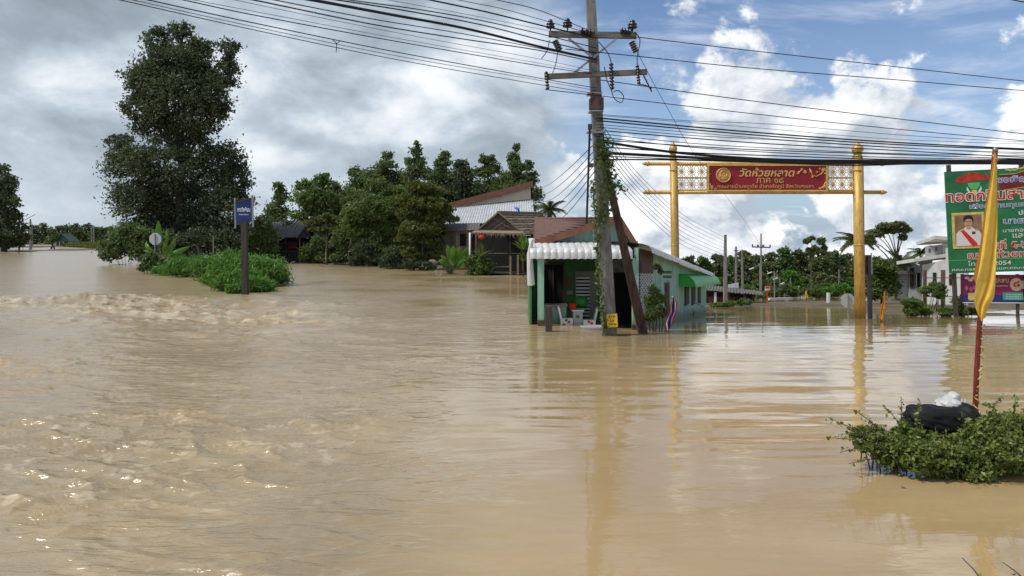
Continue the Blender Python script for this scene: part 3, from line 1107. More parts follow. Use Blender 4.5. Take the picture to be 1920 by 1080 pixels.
def plain_pole(px, y_top, Y, label, w=.26, group=None, arm=None, name='utility_pole', lean=0):
    b = PW(px, Y, -.3)
    r = thing(name, b, label, 'pole', group)
    MB().beam(b, P(px + lean, y_top, Y), w, w, w * .6).build('shaft', CONC, r)
    if arm:
        for (x0, y0, x1, y1, t) in arm:
            MB().beam(P(x0, y0, Y), P(x1, y1, Y), t, t).build('crossarm', STEEL_D, r)
    return r


plain_pole(57, 411, 175, 'dark utility pole at far left before the distant trees', .45, arm=[(54, 418, 61, 418, .15)])
plain_pole(60.5, 421, 230, 'pale lamp pole just behind the dark pole at far left', .3)
plain_pole(176, 424, 300, 'right one of two pale poles over the reed strip', .45)
plain_pole(172, 425, 310, 'left one of two pale poles over the reed strip', .4)
sl = thing('street_lamp', PW(34, 140, -.2), 'street lamp with pale slanting arm beside the leftmost tree', 'lamp')
MB().beam(PW(36, 140, -.2), P(36, 402, 140), .22).build('post', WOOD_D, sl)
MB().beam(P(36, 408, 140), P(12, 407, 139), .30, .18).build('lamp_head', STEEL, sl)
MB().beam(P(38, 417, 140), P(66, 402, 138), .07).build('arm', STEEL_D, sl)


def riders():
    Y = 180
    b = PW(99, Y, -.1)
    m = thing('motorcycle', b, 'dark motorcycle ridden through the far flooded road', 'motorcycle')
    for dy in (-.6, .6):
        MB().lathe(b + Vector((-.06, dy, .42)), [(.30, 0), (.30, .12)], 14, Vector((1, 0, 0))).build('wheel', BLACK, m)
    MB().tube([b + Vector((0, -.6, .42)), b + Vector((0, -.35, .95)), b + Vector((0, .1, .75)), b + Vector((0, .7, .85))], [.06, .09, .17, .12], 6).build('body', RED, m)
    MB().tube([b + Vector((-.38, -.3, 1.12)), b + Vector((0, -.38, 1.05)), b + Vector((.38, -.3, 1.12))], .03, 5).build('handlebar', STEEL_D, m)
    for dy, top, nm in ((-.02, 'dark jacket', 'front'), (.5, 'grey shirt', 'rear')):
        p = b + Vector((0 if dy < .2 else .12, dy, .85))
        mb = MB()
        mb.tube([p, p + Vector((0, -.03, .25)), p + Vector((0, -.05, .5)), p + Vector((0, -.05, .62)), p + Vector((0, -.06, .70)), p + Vector((0, -.06, .82)), p + Vector((0, -.06, .90))],
                [.18, .17, .21, .09, .10, .12, .05], 8)
        for s in (-1, 1):
            mb.tube([p + Vector((s * .2, -.04, .48)), p + Vector((s * .28, -.2, .3)), p + Vector((s * .3, -.36, .28))], [.06, .05, .035], 6)
            mb.tube([p + Vector((s * .12, -.02, .02)), p + Vector((s * .2, -.38, -.05)), p + Vector((s * .2, -.3, -.5))], [.10, .08, .05], 6)
        solo('person', mb, BLACK if dy < .2 else WALL_G, 'person in %s riding %s on the far motorcycle' % (top, 'in front' if dy < .2 else 'pillion'), 'person')


riders()

# ---- trees behind the left houses
back = [
    (523, 108, L_DEEP, 'slim dark tree standing apart above the tin shed roof', [(522, 352, 11, 14), (525, 372, 15, 16), (520, 398, 20, 20)]),
    (583, 104, L_MID, 'broad light green tree above the tin shed', [(572, 348, 22, 18), (602, 340, 20, 18), (580, 372, 36, 24), (605, 375, 30, 26), (585, 405, 45, 18)]),
    (620, 110, L_DEEP, 'thin tree with a narrow top right of the light green tree', [(612, 332, 6, 10), (625, 352, 16, 14), (630, 378, 22, 20), (640, 405, 26, 18)]),
    (672, 112, L_DEEP, 'dark tree at the left foot of the rising tree line', [(665, 322, 14, 12), (678, 340, 22, 22), (665, 362, 24, 24), (680, 395, 30, 20)]),
    (728, 108, L_DEEP, 'dense tree with a flat top left of the pointed tree', [(727, 292, 14, 9), (725, 312, 28, 18), (712, 335, 34, 22), (735, 345, 34, 26), (725, 385, 45, 30)]),
    (781, 106, L_DEEP, 'pointed conical tree, tallest of the tree line', [(781, 270, 5, 9), (781, 286, 12, 11), (780, 304, 21, 14), (781, 326, 28, 18), (783, 356, 34, 24), (785, 395, 40, 22)]),
    (831, 107, L_DEEP, 'tree with a tufted top right of the pointed tree', [(833, 291, 13, 10), (828, 308, 17, 14), (832, 332, 24, 20), (835, 365, 30, 26), (835, 400, 34, 18)]),
    (868, 105, L_DARK, 'low rounded dark tree in the middle of the tree line', [(866, 308, 16, 12), (872, 330, 24, 20), (870, 360, 32, 26), (880, 390, 36, 18)]),
    (915, 110, L_DEEP, 'loose tree second from the right of the left tree line', [(908, 300, 13, 10), (920, 298, 10, 10), (914, 322, 22, 20), (920, 352, 30, 26), (920, 388, 36, 16)]),
    (966, 108, L_DEEP, 'slender tree with a spiky top above the cream gable', [(968, 276, 7, 11), (963, 296, 15, 13), (972, 312, 16, 14), (962, 332, 22, 18), (965, 358, 30, 22), (970, 385, 34, 14)]),
    (994, 118, L_DARK, 'dim farther tree at the right end of the left tree line', [(992, 312, 9, 12), (994, 335, 15, 18), (996, 362, 18, 20)]),
]
for i, (px, Y, m_, lab, bl) in enumerate(back):
    bl = [(b[0], b[1], b[2] * (1.0 if j < 2 else 1.32), b[3]) for j, b in enumerate(bl)] + [(px, 430, 46, 26)]
    tree('background_tree', lab, 'tree', Y, px, bl, 9000 if len(bl) > 4 else 5500, .50, m_, 60 + i, r0=.25, group='trees behind the left houses', clump=.42, shell=.2)

# ---- nearer trees and shrubs on the left bank
tree('mango_tree', 'large mango tree with drooping leaves in front of the tree line', 'tree', 63, 712,
     [(672, 368, 26, 18), (708, 352, 32, 18), (742, 368, 26, 20), (668, 398, 32, 24), (705, 390, 44, 28), (742, 400, 30, 26), (690, 430, 42, 26), (730, 436, 38, 28), (660, 425, 22, 20), (715, 462, 40, 22)],
     14000, .42, L_MID, 81, r0=.28, aspect=.3, hang=.5)
tree('olive_tree', 'yellowish olive tree with layered foliage beside the zinc roof', 'tree', 56, 796,
     [(790, 350, 30, 14), (812, 360, 28, 14), (768, 372, 28, 14), (800, 380, 44, 16), (835, 392, 22, 10), (775, 400, 38, 16), (815, 408, 40, 14), (848, 412, 14, 7), (785, 428, 44, 14), (825, 432, 28, 10), (765, 448, 30, 12), (800, 455, 36, 14), (775, 475, 26, 12), (815, 478, 22, 10)],
     13000, .34, L_OLIVE, 82, r0=.22, bark=BARK, aspect=.35)
tree('flat_topped_tree', 'small flat-topped tree with forked pale trunk by the tin shed', 'tree', 66, 612,
     [(588, 418, 20, 8), (612, 410, 26, 10), (640, 416, 22, 9), (600, 430, 30, 8), (632, 430, 26, 8)], 4200, .32, L_OLIVE, 83, r0=.12, bark=WOOD_L)
shr = [
    (580, 71, L_MID, 'light green bush by the corner of the tin shed', [(578, 472, 14, 18), (570, 482, 10, 12), (590, 485, 14, 10)], 2600),
    (600, 70, L_DEEP, 'dark bush under the flat-topped tree', [(600, 460, 20, 20), (612, 482, 22, 16)], 3000),
    (645, 65, L_DEEP, 'vine-covered bush right of the flat-topped tree', [(640, 448, 20, 22), (655, 462, 20, 26), (640, 484, 26, 14)], 4200),
    (690, 62, L_DARK, 'dark bush at the waterline below the mango tree', [(685, 472, 24, 24), (705, 486, 26, 16), (668, 490, 18, 12)], 3600),
    (740, 58, L_DARK, 'deep green bush between the mango and olive trees', [(738, 478, 22, 22), (752, 492, 22, 14), (725, 495, 16, 10)], 3400),
    (780, 55, L_DARK, 'low dark bush at the foot of the olive tree', [(775, 496, 24, 12), (800, 500, 20, 10)], 2200),
]
for i, (px, Y, m_, lab, bl, n) in enumerate(shr):
    shrub('bank_shrub', lab, 'bush', Y, px, bl, n, .26, m_, 90 + i, group='bushes along the left bank')
for i, (px, lab) in enumerate(((470, 'dark thicket right of the tall tree behind the blue sign'), (515, 'dark thicket left of the tin shed'), (560, 'dark thicket behind the tin shed'), (625, 'dark thicket behind the flat-topped tree'), (690, 'dark thicket behind the mango tree'), (752, 'dark thicket between the mango and olive trees'), (815, 'dark thicket behind the olive tree'))):
    shrub('thicket', lab, 'bush', 82 - i * 2.5, px, [(px - 22, 440, 26, 26), (px + 18, 436, 28, 28), (px - 20, 470, 30, 24), (px + 20, 472, 32, 22)], 5200, .42, L_DARK, 240 + i, group='thickets behind the left bank')
MB_ = MB()
MB_.beam(P(661, 428, 64), P(652, 486, 64), .07)
solo('leaning_stick', MB_, WOOD_L, 'thin pale stick leaning beside the mango tree', 'stick')

# ---- tin shed
def tin_shed():
    Y = 74
    root = thing('tin_shed', PW(545, Y, -.2), 'low shed with grey corrugated roof and dark walls behind the island', 'shed')
    tl, tr = P(508, 416, Y + 3), P(600, 416, Y + 3)
    bl, br = P(512, 445, Y - .4), P(604, 445, Y - .4)
    corrugated(tl, tr, br, bl, 18, .05).build('roof', ROOF_G, root)
    g = P(573, 424, Y - .6)
    MB().slab([P(560, 446, Y - .6), P(586, 446, Y - .6), g], .1, (0, 1, 0)).build('gable', DARKW, root)
    MB().slab([g, P(598, 444, Y - .7), P(598, 444, Y - .7) + Vector((0, 2, 0)), g + Vector((0, 2, 0))], .08, (0, 0, 1)).build('gable_roof', THATCH_L, root)
    MB().slab([P(556, 448, Y - .7), g, g + Vector((0, 2, 0)), P(556, 448, Y - .7) + Vector((0, 2, 0))], .08, (0, 0, 1)).build('gable_roof', ROOF_G, root)
    MB().box((P(550, 470, Y + 1).x, Y + 1.5, P(550, 468, Y + 1).z), (4.6, .15, 3.2)).build('wall', DARKW, root)
    for px in (514, 536, 562):
        MB().beam(PW(px, Y - .2, -.2), P(px, 446, Y - .2), .10).build('post', WOOD_L if px > 550 else WOOD_D, root)
    MB().beam(P(512, 471, Y - .2), P(562, 471, Y - .2), .08, .14).build('rail', WOOD_D, root)
    for k in range(9):
        px = 514 + k * 5.6
        MB().beam(PW(px, Y - .1, 0), P(px, 471, Y - .1), .22, .03).build('board', WOOD_D, root)
    MB().box(P(522, 460, Y + .5), (.9, .06, .7)).build('cloth', mat('dull_red_cloth', (.14, .03, .025), .9), root)
    MB().box(P(548, 460, Y + .5), (1.0, .06, .7)).build('cloth', MATS['dull_red_cloth'], root)


tin_shed()

# ---- cream building, zinc roof, thatched hut
def cream_building():
    Y = 72
    root = thing('cream_building', PW(930, Y, 0), 'cream walled building with a rising brown roof edge behind the hut', 'building')
    w = WallPlane(P(840, 450, Y), P(1000, 450, Y))
    w.poly([(842, 505), (998, 505), (998, 350), (842, 391)], .2, -.2).build('wall', CREAM, root)
    a, b = P(838, 386, Y - .3), P(999, 344, Y - .3)
    bk = Vector((0, 8, 0))
    MB().slab([a, b, b + bk, a + bk], .25, (0, 0, 1)).build('roof', FASCIA, root)
    MB().beam(a + Vector((0, -.03, -.12)), b + Vector((0, -.03, -.12)), .08, .42).build('fascia', FASCIA, root)
    w2 = WallPlane(P(998, 450, Y), P(998, 450, Y) + bk)
    MB().slab([P(998, 505, Y), P(998, 505, Y) + bk, P(998, 352, Y) + bk, P(998, 352, Y)], .15, (-1, 0, 0)).build('wall', CREAM, root)
    MB().beam(P(939, 361, Y - .1), P(939, 369, Y - .1), .06).build('bracket', STEEL_D, root)


cream_building()


def zinc_building():
    Y = 58
    root = thing('zinc_roofed_house', PW(905, Y, -.2), 'low house with a pale sloping zinc roof behind the thatched hut', 'house')
    corrugated(P(848, 390, Y + 4), P(999, 375, Y + 4), P(1002, 416, Y - .5), P(832, 420, Y - .5), 34, .035).build('roof', ZINC, root)
    MB().beam(P(848, 389, Y + 4), P(999, 374, Y + 4), .12, .12).build('ridge_cap', ROOF_G, root)
    corrugated(P(838, 419, Y - .6), P(900, 418, Y - .6), P(898, 431, Y - 2.2), P(834, 433, Y - 2.2), 12, .03).build('lean_to_roof', ROOF_G, root)
    MB().box(P(905, 468, Y + 1), (6.8, .2, 4.6)).build('wall', DARKW, root)
    MB().box(P(868, 452, Y - .2), (1.5, .15, 2.6)).build('wall_panel', mat('dirty_wall', (.24, .22, .19), .9, var=.25), root)
    MB().box(P(868, 450, Y - .35), (.5, .06, 1.0)).build('cloth', DARK_IN, root)
    for px in (838, 853, 884):
        MB().beam(PW(px, Y - 2, -.2), P(px, 432, Y - 2), .12).build('post', WOOD_D, root)
    return root


zinc_building()


def thatched_hut():
    Y = 47.5
    root = thing('thatched_hut', PW(935, Y, -.2), 'open thatched hut with a bamboo lattice gable at the water edge', 'hut')
    A = P(934, 398, Y); B = P(1014, 400, Y + 6.5)
    E = P(889, 436, Y); E2 = E + (B - A)
    D = P(985, 440, Y + .2); D2 = D + (B - A)
    n1 = (A - E).cross(E2 - E).normalized()

    def thatch_slope(p_ridge0, p_ridge1, p_eave1, p_eave0, nm, m_):
        rows = 9
        for k in range(rows):
            t0, t1 = k / rows, min(1, (k + 1.35) / rows)
            q = [p_ridge0.lerp(p_eave0, t0), p_ridge1.lerp(p_eave1, t0), p_ridge1.lerp(p_eave1, t1), p_ridge0.lerp(p_eave0, t1)]
            lift = Vector((0, 0, .05))
            g = []
            nn = 26
            rng = np.random.default_rng(200 + k)
            for r in range(2):
                row = []
                for i in range(nn + 1):
                    s_ = i / nn
                    a = q[0].lerp(q[1], s_); b = q[3].lerp(q[2], s_)
                    p = a if r == 0 else a.lerp(b, .92 + .16 * rng.random()) + lift * (1 + rng.random())
                    row.append(p)
                g.append(row)
            MB().sheet(g, False).build(nm, m_ if k % 2 else THATCH_L, root)
    thatch_slope(A, B, D2, D, 'thatch_course', THATCH)
    thatch_slope(A, B, E2, E, 'thatch_course', THATCH)
    MB().slab([A, B, D2, D], .04, (0, 0, -1)).build('roof_deck', WOOD_D, root)
    MB().slab([A, B, E2, E], .04, (0, 0, -1)).build('roof_deck', WOOD_D, root)
    MB().beam(A + Vector((0, -.1, .03)), B + Vector((0, 0, .05)), .16, .12).build('ridge_cap', THATCH_L, root)
    MB().slab([P(893, 435, Y + .15), P(981, 438, Y + .15), P(934, 402, Y + .15)], .05, (0, 1, 0)).build('gable_panel', mat('woven_gable', (.11, .09, .07), .95, var=.4, scale=12), root)
    yy = Y - .03
    for x0, y0, x1, y1 in ((934, 398, 888, 437), (934, 398, 986, 441)):
        MB().beam(P(x0, y0, Y - .1), P(x1, y1, Y - .1), .13, .10).build('barge_pole', WOOD_L, root)
    for x0, y0, x1, y1 in ((912, 430, 944, 406), (922, 431, 950, 412), (957, 428, 924, 408), (947, 430, 916, 415), (935, 431, 957, 420)):
        MB().beam(P(x0, y0, yy), P(x1, y1, yy), .05, .03).build('lattice_strip', WOOD_L, root)
    MB().beam(P(896, 432, yy - .05), P(974, 433, yy - .05), .10, .08).build('tie_beam', WOOD_L, root)
    # ragged lower lip
    rng = np.random.default_rng(9)
    mb = MB()
    a, b = P(884, 437, Y - .6), P(984, 439, Y - .5)
    a2, b2 = P(892, 433, Y), P(980, 434, Y)
    mb.slab([a, b, b2, a2], .06, (0, 0, 1))
    for i in range(70):
        s_ = rng.random()
        p = a.lerp(b, s_)
        l = .08 + .28 * rng.random() ** 2
        mb.add([p + Vector((-.03, 0, .02)), p + Vector((.03, 0, .02)), p + Vector((rng.normal() * .04, 0, -l))], [(0, 1, 2)])
    mb.build('eave_fringe', THATCH_L, root)
    for px, yb in ((893, 0), (924, .1), (956, 0), (978, 0)):
        MB().tube([PW(px, Y + .2, -.2), P(px, 440, Y + .2)], .06, 7).build('post', WOOD_D, root)
    for py in (500, 512):
        MB().beam(P(916, py, Y + .1), P(957, py, Y + .1), .06, .10).build('floor_rail', WOOD_L, root)
    MB().beam(P(916, 475, Y + 2.8), P(975, 475, Y + 2.8), .06, .06).build('rail', WOOD_L, root)
    MB().slab([P(890, 442, Y + 4), P(1010, 442, Y + 4), P(1010, 512, Y + 4), P(890, 512, Y + 4)], .1, (0, 1, 0)).build('back_wall', DARK_IN, root)  # near-black sheet: the shade inside the open hut put into its colour
    fl = P(935, 512, Y)
    MB().slab([P(893, 514, Y), P(980, 514, Y), P(1010, 511, Y + 4), P(905, 511, Y + 4)], .06, (0, 0, 1)).build('floor', WOOD_D, root)


thatched_hut()
for k, (x0, y0, x1, y1) in enumerate(((957, 480, 957, 514), (971, 478, 971, 514))):
    solo('gate_post', MB().beam(P(x0, y0, 46.6), PW(x1, 46.6, -.2), .12), WOOD_L, ('left' if k == 0 else 'right') + ' pale wooden stub post before the thatched hut', 'post', 'posts before the hut')
lan = thing('red_lantern', P(903, 449, 47.0), 'red hanging lantern under the hut eave', 'lantern')
MB().lathe(P(903, 449, 47.0), [(.05, 0), (.19, .07), (.23, .16), (.19, .26), (.05, .32)], 12).build('globe', RED_B, lan)
MB().tube([P(903, 440, 47.0), P(903, 436.5, 47.0)], .012, 5).build('cord', WIRE, lan)
solo('striped_pole', MB().tube([PW(881, 48.5, -.2), P(881, 436, 48.5)], .06, 8), WHITE, 'slim whitish pole left of the thatched hut', 'pole')
bt = MB()
bt.sheet([[P(964, 389, 49), P(968, 388.5, 49.1), P(973, 389, 49)], [P(966, 392, 48.9), P(970, 391, 49.0), P(974, 392, 49)], [P(971, 394, 49), P(973, 394, 49), P(975, 399, 49)]])
bt.slab([P(968, 390, 49.05), P(974, 390, 49.05), P(974.5, 398, 49.05), P(971, 396, 49.05)], .05, (0, 1, 0))
solo('blue_tarp', bt, BLUE_T, 'scrap of blue tarpaulin on the hut ridge', 'tarp')

banana(852, 50, [(850, 500, 838, 458, 13, .15), (851, 500, 850, 460, 13, .2), (853, 498, 862, 462, 12, .2), (855, 500, 880, 462, 12, .35), (848, 502, 826, 478, 10, .35), (856, 503, 882, 478, 10, .4), (847, 505, 822, 487, 8, .4), (853, 506, 872, 490, 9, .4)],
       'broad leaved pale green plant at the water edge left of the hut', 'broadleaf_plant', stem=False)
rng_ = np.random.default_rng(77)
dk = thing('strap_leaved_plant', PW(843, 49.2, -.1), 'dark strap leaved clump at the foot of the broad leaved plant', 'plant')
blades(dk, 'foliage', PW(843, 49.2, 0), 60, .8, .09, L_DARK, rng_)
yc = thing('strap_leaved_plant', PW(902, 47, -.1), 'tall spiky plant standing just left of the hut opening', 'plant')
MB().tube([PW(902, 47, -.1), P(902, 480, 47)], .05, 6).build('stem', BARK, yc)
blades(yc, 'foliage', P(902, 482, 47), 70, 1.15, .08, L_MID, rng_)
yc = thing('strap_leaved_plant', PW(981, 45.5, -.1), 'spiky bright green plant at the right side of the hut', 'plant')
MB().tube([PW(981, 45.5, -.1), P(981, 470, 45.5)], .05, 6).build('stem', BARK, yc)
blades(yc, 'foliage', P(981, 470, 45.5), 90, 1.3, .09, L_BAN, rng_)
blades(yc, 'foliage', P(983, 490, 45.5), 60, .9, .08, L_MID, rng_)
shrub('bank_shrub', 'rounded olive bush on the bank before the thatched hut', 'bush', 47.5, 900, [(885, 494, 16, 18), (908, 498, 20, 18), (898, 510, 26, 8)], 4500, .2, L_MID, 97, group='bushes along the left bank')

# ================================================================== RIGHT SIDE
# ---- green house
def green_house():
    YF = 19.3
    root = thing('green_house', PW(1110, 20, -.3), 'mint green house with white zinc porch roof standing in the flood', 'house')
    # tiled gable roof
    A = P(1160, 408, 20.4); R = P(1003, 409, 29.5)
    E = P(1003, 453, 20.4); G = P(1193, 459, 20.4)
    back_ = R - A

    def tiled(a, b, c, d, nm):
        rows = 11
        n = (b - a).cross(d - a).normalized()
        if n.z < 0: n = -n
        for k in range(rows):
            t0, t1 = k / rows, (k + 1.12) / rows
            q = [a.lerp(d, t0) + n * .01, b.lerp(c, t0) + n * .01, b.lerp(c, min(1, t1)) + n * .05, a.lerp(d, min(1, t1)) + n * .05]
            MB().slab(q, .02, n).build('tile_course', TILE, nm)
    EB = P(1000, 452.4, 27.5)
    deck_l = MB().slab([A, R, EB, E], .06, (0, 0, -1)).build('roof_slope', TILE, root)
    deck_r = MB().slab([A, R, G + back_, G], .06, (0, 0, -1)).build('roof_slope', TILE, root)
    tiled(A, R, EB, E, deck_l)
    tiled(A, R, G + back_, G, deck_r)
    MB().beam(E + Vector((0, -.06, -.06)), A + Vector((0, -.06, -.02)), .05, .20).build('bargeboard', FASCIA, root)
    MB().beam(A + Vector((0, -.06, -.02)), G + Vector((0, -.06, -.06)), .05, .16).build('bargeboard', FASCIA, root)
    MB().slab([P(1010, 470, 20.7), P(1190, 470, 20.7), P(1185, 455, 20.7), P(1160, 414, 20.7), P(1075, 438, 20.7), P(1010, 458, 20.7)], .1, (0, 1, 0)).build('gable_wall', MINT, root)
    for px in (1112, 1124, 1170):
        MB().beam(P(px, 430, 20.66), P(px, 452, 20.66), .03, .03).build('gable_batten', WHITE, root)
    # porch roof sheets with a rolled lip
    n = 15
    x0, x1 = P(994, 470, YF).x, P(1186, 470, YF).x
    for i in range(n):
        a = x0 + (x1 - x0) * i / n; b = x0 + (x1 - x0) * (i + .985) / n
        zf = P(0, 468, YF).z; zb = P(0, 447.5, 21.3).z; zl = P(0, 486, YF).z
        g = []
        for (yy, zz) in ((21.3, zb), (20.3, (zb + zf) / 2 + .01), (YF + .12, zf + .015), (YF, zf - .02), (YF - .05, zf - .10), (YF - .05, zl)):
            row = []
            for k in range(7):
                s_ = k / 6
                row.append(Vector((a + (b - a) * s_, yy - .018 * math.sin(math.pi * s_), zz + .018 * math.sin(math.pi * s_))))
            g.append(row)
        MB().sheet(g, True).build('roof_sheet', ZINC_W, root)
    MB().box((.5 * (x0 + x1), 20.3, P(0, 462, 20.3).z - .12), (x1 - x0 - .1, 1.8, .04)).build('ceiling', mat('porch_ceiling', (.10, .16, .08), .9), root)
    # long side wall, its roof running back downhill
    C0 = PW(1197, 19.6); C1 = PW(1324, 34.4)
    w = WallPlane(C0, C1)
    F0 = C0 + w.n * .32; F0.z = P(0, 461, F0.y).z
    B0 = C1 + w.n * .32 + (C1 - C0).normalized() * .5; B0.z = P(0, 513, B0.y).z
    m = 16
    for i in range(m):
        p = F0.lerp(B0, i / m); q = F0.lerp(B0, (i + .985) / m)
        g = []
        for off, dz in ((1.5, .14), (.7, .12), (.2, .06), (.03, .0), (-.05, -.08), (-.06, -.20)):
            row = []
            for k in range(6):
                s_ = k / 5
                row.append(p.lerp(q, s_) - w.n * off + Vector((0, 0, dz + .02 * math.sin(math.pi * s_))))
            g.append(row)
        MB().sheet(g, True).build('roof_sheet', ZINC_W, root)
    side = MB()
    nb = []; nt = []
    for i in range(9):
        t = i / 8
        b = C0.lerp(C1, t)
        roofz = F0.lerp(B0, t).z - .05
        nb.append(Vector((b.x, b.y, wzf(b.x, b.y) - .5))); nt.append(Vector((b.x, b.y, roofz)))
    for i in range(8):
        side.slab([nb[i], nb[i + 1], nt[i + 1], nt[i]], .12, -w.n)
    side.build('side_wall', MINT, root)
    endw = C1 + Vector((-2.2, .35, 0))
    MB().slab([nb[8], Vector((endw.x, endw.y, nb[8].z)), Vector((endw.x, endw.y, nt[8].z)), nt[8]], .1, (0, 1, 0)).build('end_wall', MINT, root)
    for x_0, y_0, x_1, y_1 in ((1246, 529, 1254, 592), (1283, 534, 1291, 572), (1296, 536, 1303, 571), (1308, 537, 1313, 570)):
        win = w.rect(x_0, y_0, x_1, y_1, .03, .002).build('window', BROWN, root)
        w.rect(x_0 + .8, y_0 + 2, x_1 - .8, y_1 - 2, .012, .034).build('shutter', mat('shutter_dark', (.045, .022, .018), .7), win)
        w.rect(x_0 - 1, y_0 - 1.4, x_1 + 1, y_0 - .2, .05, .002).build('lintel', MINT, win)
    for k in range(2):
        for j in range(7):
            px = 1243.5 + j * 2.3
            w.rect(px, 508 + k * 8.5, px + 1.5, 513 + k * 8.5, .004, .002).build('vent_slot', DARK_IN, root)
    for j in range(6):
        px = 1292 + j * 4.5
        w.rect(px, 527, px + 2.6, 531, .004, .002).build('vent_slot', DARK_IN, root)
    # green awning over the side windows
    aw = MB()
    g = []
    for k in range(7):
        t = k / 6
        ang = t * math.pi / 2
        row = []
        for i in range(22):
            px = 1272 + (1326 - 1272) * i / 21
            b = w(px, 520)
            zt = P(px, 512, b.y).z
            row.append(b + w.n * (.02 + .62 * math.sin(ang)) + Vector((0, 0, zt - b.z - .02 - .50 * (1 - math.cos(ang)) - .02 * (i % 2))))
        g.append(row)
    aw.sheet(g, True)
    aw.build('awning', GREEN_AWN, root)
    for px in (1272.3, 1325.7):
        b = w(px, 520); zt = P(px, 512, b.y).z
        pts = [b + w.n * .02 + Vector((0, 0, zt - b.z - .5))]
        for k in range(7):
            ang = k / 6 * math.pi / 2
            pts.append(b + w.n * (.02 + .62 * math.sin(ang)) + Vector((0, 0, zt - b.z - .02 - .5 * (1 - math.cos(ang)))))
        mb = MB(); mb.add(pts, [tuple(range(len(pts)))]); mb.build('awning_cheek', GREEN_AWN, root)
    # enclosed porch end: brown board and white breeze blocks
    wf = w
    wf.poly([(1197.5, 466), (1223, 472), (1223, 513), (1197.5, 511)], .03, .004).build('board', BROWN, root)
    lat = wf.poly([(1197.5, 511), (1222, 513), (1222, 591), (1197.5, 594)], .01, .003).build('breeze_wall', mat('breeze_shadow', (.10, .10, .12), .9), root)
    rows, cols = 11, 5
    for r in range(rows):
        for c in range(cols):
            x = 1198 + c * 4.8; y = 513 + r * 7.0
            for dx, dy in ((0, 0),):
                p0, p1, p2, p3 = [wf(*q_) + w.n * .03 for q_ in ((x, y), (x + 4.8, y + 7.0), (x + 4.8, y), (x, y + 7.0))]
                b = MB()
                b.beam(p0, p1, .03, .018); b.beam(p2, p3, .03, .018)
                b.build('breeze_block', WHITE, lat)
    # porch columns, back wall, door, counter
    for px, m_ in ((1014, MINT), (1191, MINT)):
        a = PW(px, YF + .15, -.5); t_ = P(px, 484, YF + .15)
        c = MB().beam(a, t_, .17, .17).build('column', m_, root)
        MB().beam(PW(px, YF + .15, -.5), PW(px, YF + .15, .16), .19, .19).build('column_base', BROWN, c)
    YB = 21.7
    wb = WallPlane(P(990, 500, YB), P(1200, 500, YB))
    wb.rect(990, 452, 1196, 640, .1, -.1).build('back_wall', GREEN_D, root)
    wb.rect(1020, 496, 1056, 578, .02, .0).build('opening', DARK_IN, root)
    wb.rect(1152, 500, 1184, 640, .02, .0).build('opening', DARK_IN, root)
    for (fx0, fy0, fx1, fy1) in ((1018, 494, 1020.5, 580), (1055.5, 494, 1058, 580), (1018, 492, 1058, 495), (1150, 498, 1152.5, 640), (1183.5, 498, 1186, 640), (1150, 495.5, 1186, 498.5), (1036, 496, 1038, 578)):
        wb.rect(fx0, fy0, fx1, fy1, .06, .01).build('door_frame', BROWN, root)
    for (fx0, fy0, fx1, fy1, m_) in ((1062, 520, 1072, 540, FASCIA), (1063, 545, 1073, 552, WALL_G), (1126, 530, 1134, 548, BLUE_S), (1136, 540, 1146, 556, WALL_W)):
        wb.rect(fx0, fy0, fx1, fy1, .03, .003).build('wall_poster', m_, root)
    d = wb.rect(1078, 508, 1120, 600, .05, .02).build('door', GREY_D, root)
    wb.rect(1080, 518, 1105, 596, .01, .072).build('louvre_backing', DARK_IN, d)
    for k in range(12):
        wb.rect(1080, 519 + k * 6.4, 1105, 522.6 + k * 6.4, .03, .075).build('louvre', WHITE, d)
    wk = WallPlane(P(1018, 500, 20.2), P(1064, 500, 20.2))
    wk.rect(1018, 574, 1062, 640, .4, -.4).build('counter', MINT, root)
    wk.rect(1016, 571, 1064, 574.5, .5, -.45).build('counter_top', GREY_D, root)
    MB().slab([Vector((x0 + .05, 19.6, -.4)), Vector((x0 + .05, 21.7, -.4)), Vector((x0 + .05, 21.7, 2.1)), Vector((x0 + .05, 19.6, 2.0))], .06, (-1, 0, 0)).build('porch_end_wall', GREEN_D, root)
    MB().box(P(1168, 498, 20.2), (.9, 1.0, .35)).build('ceiling_clutter', mat('clutter', (.07, .07, .06), .9, var=.5), root)
    # handrail by the side door
    MB().tube([w(1277, 565) + w.n * .5, P(1341, 587, 30.5)], .03, 6).build('handrail', STEEL, root)
    MB().tube([w(1272, 581) + w.n * .6, P(1300, 592, 26.5)], .03, 6).build('handrail', STEEL, root)
    q = P(1341, 587, 30.5)
    MB().tube([q, Vector((q.x, q.y, wzf(q.x, q.y) - .3))], .03, 6).build('handrail_post', STEEL, root)


green_house()


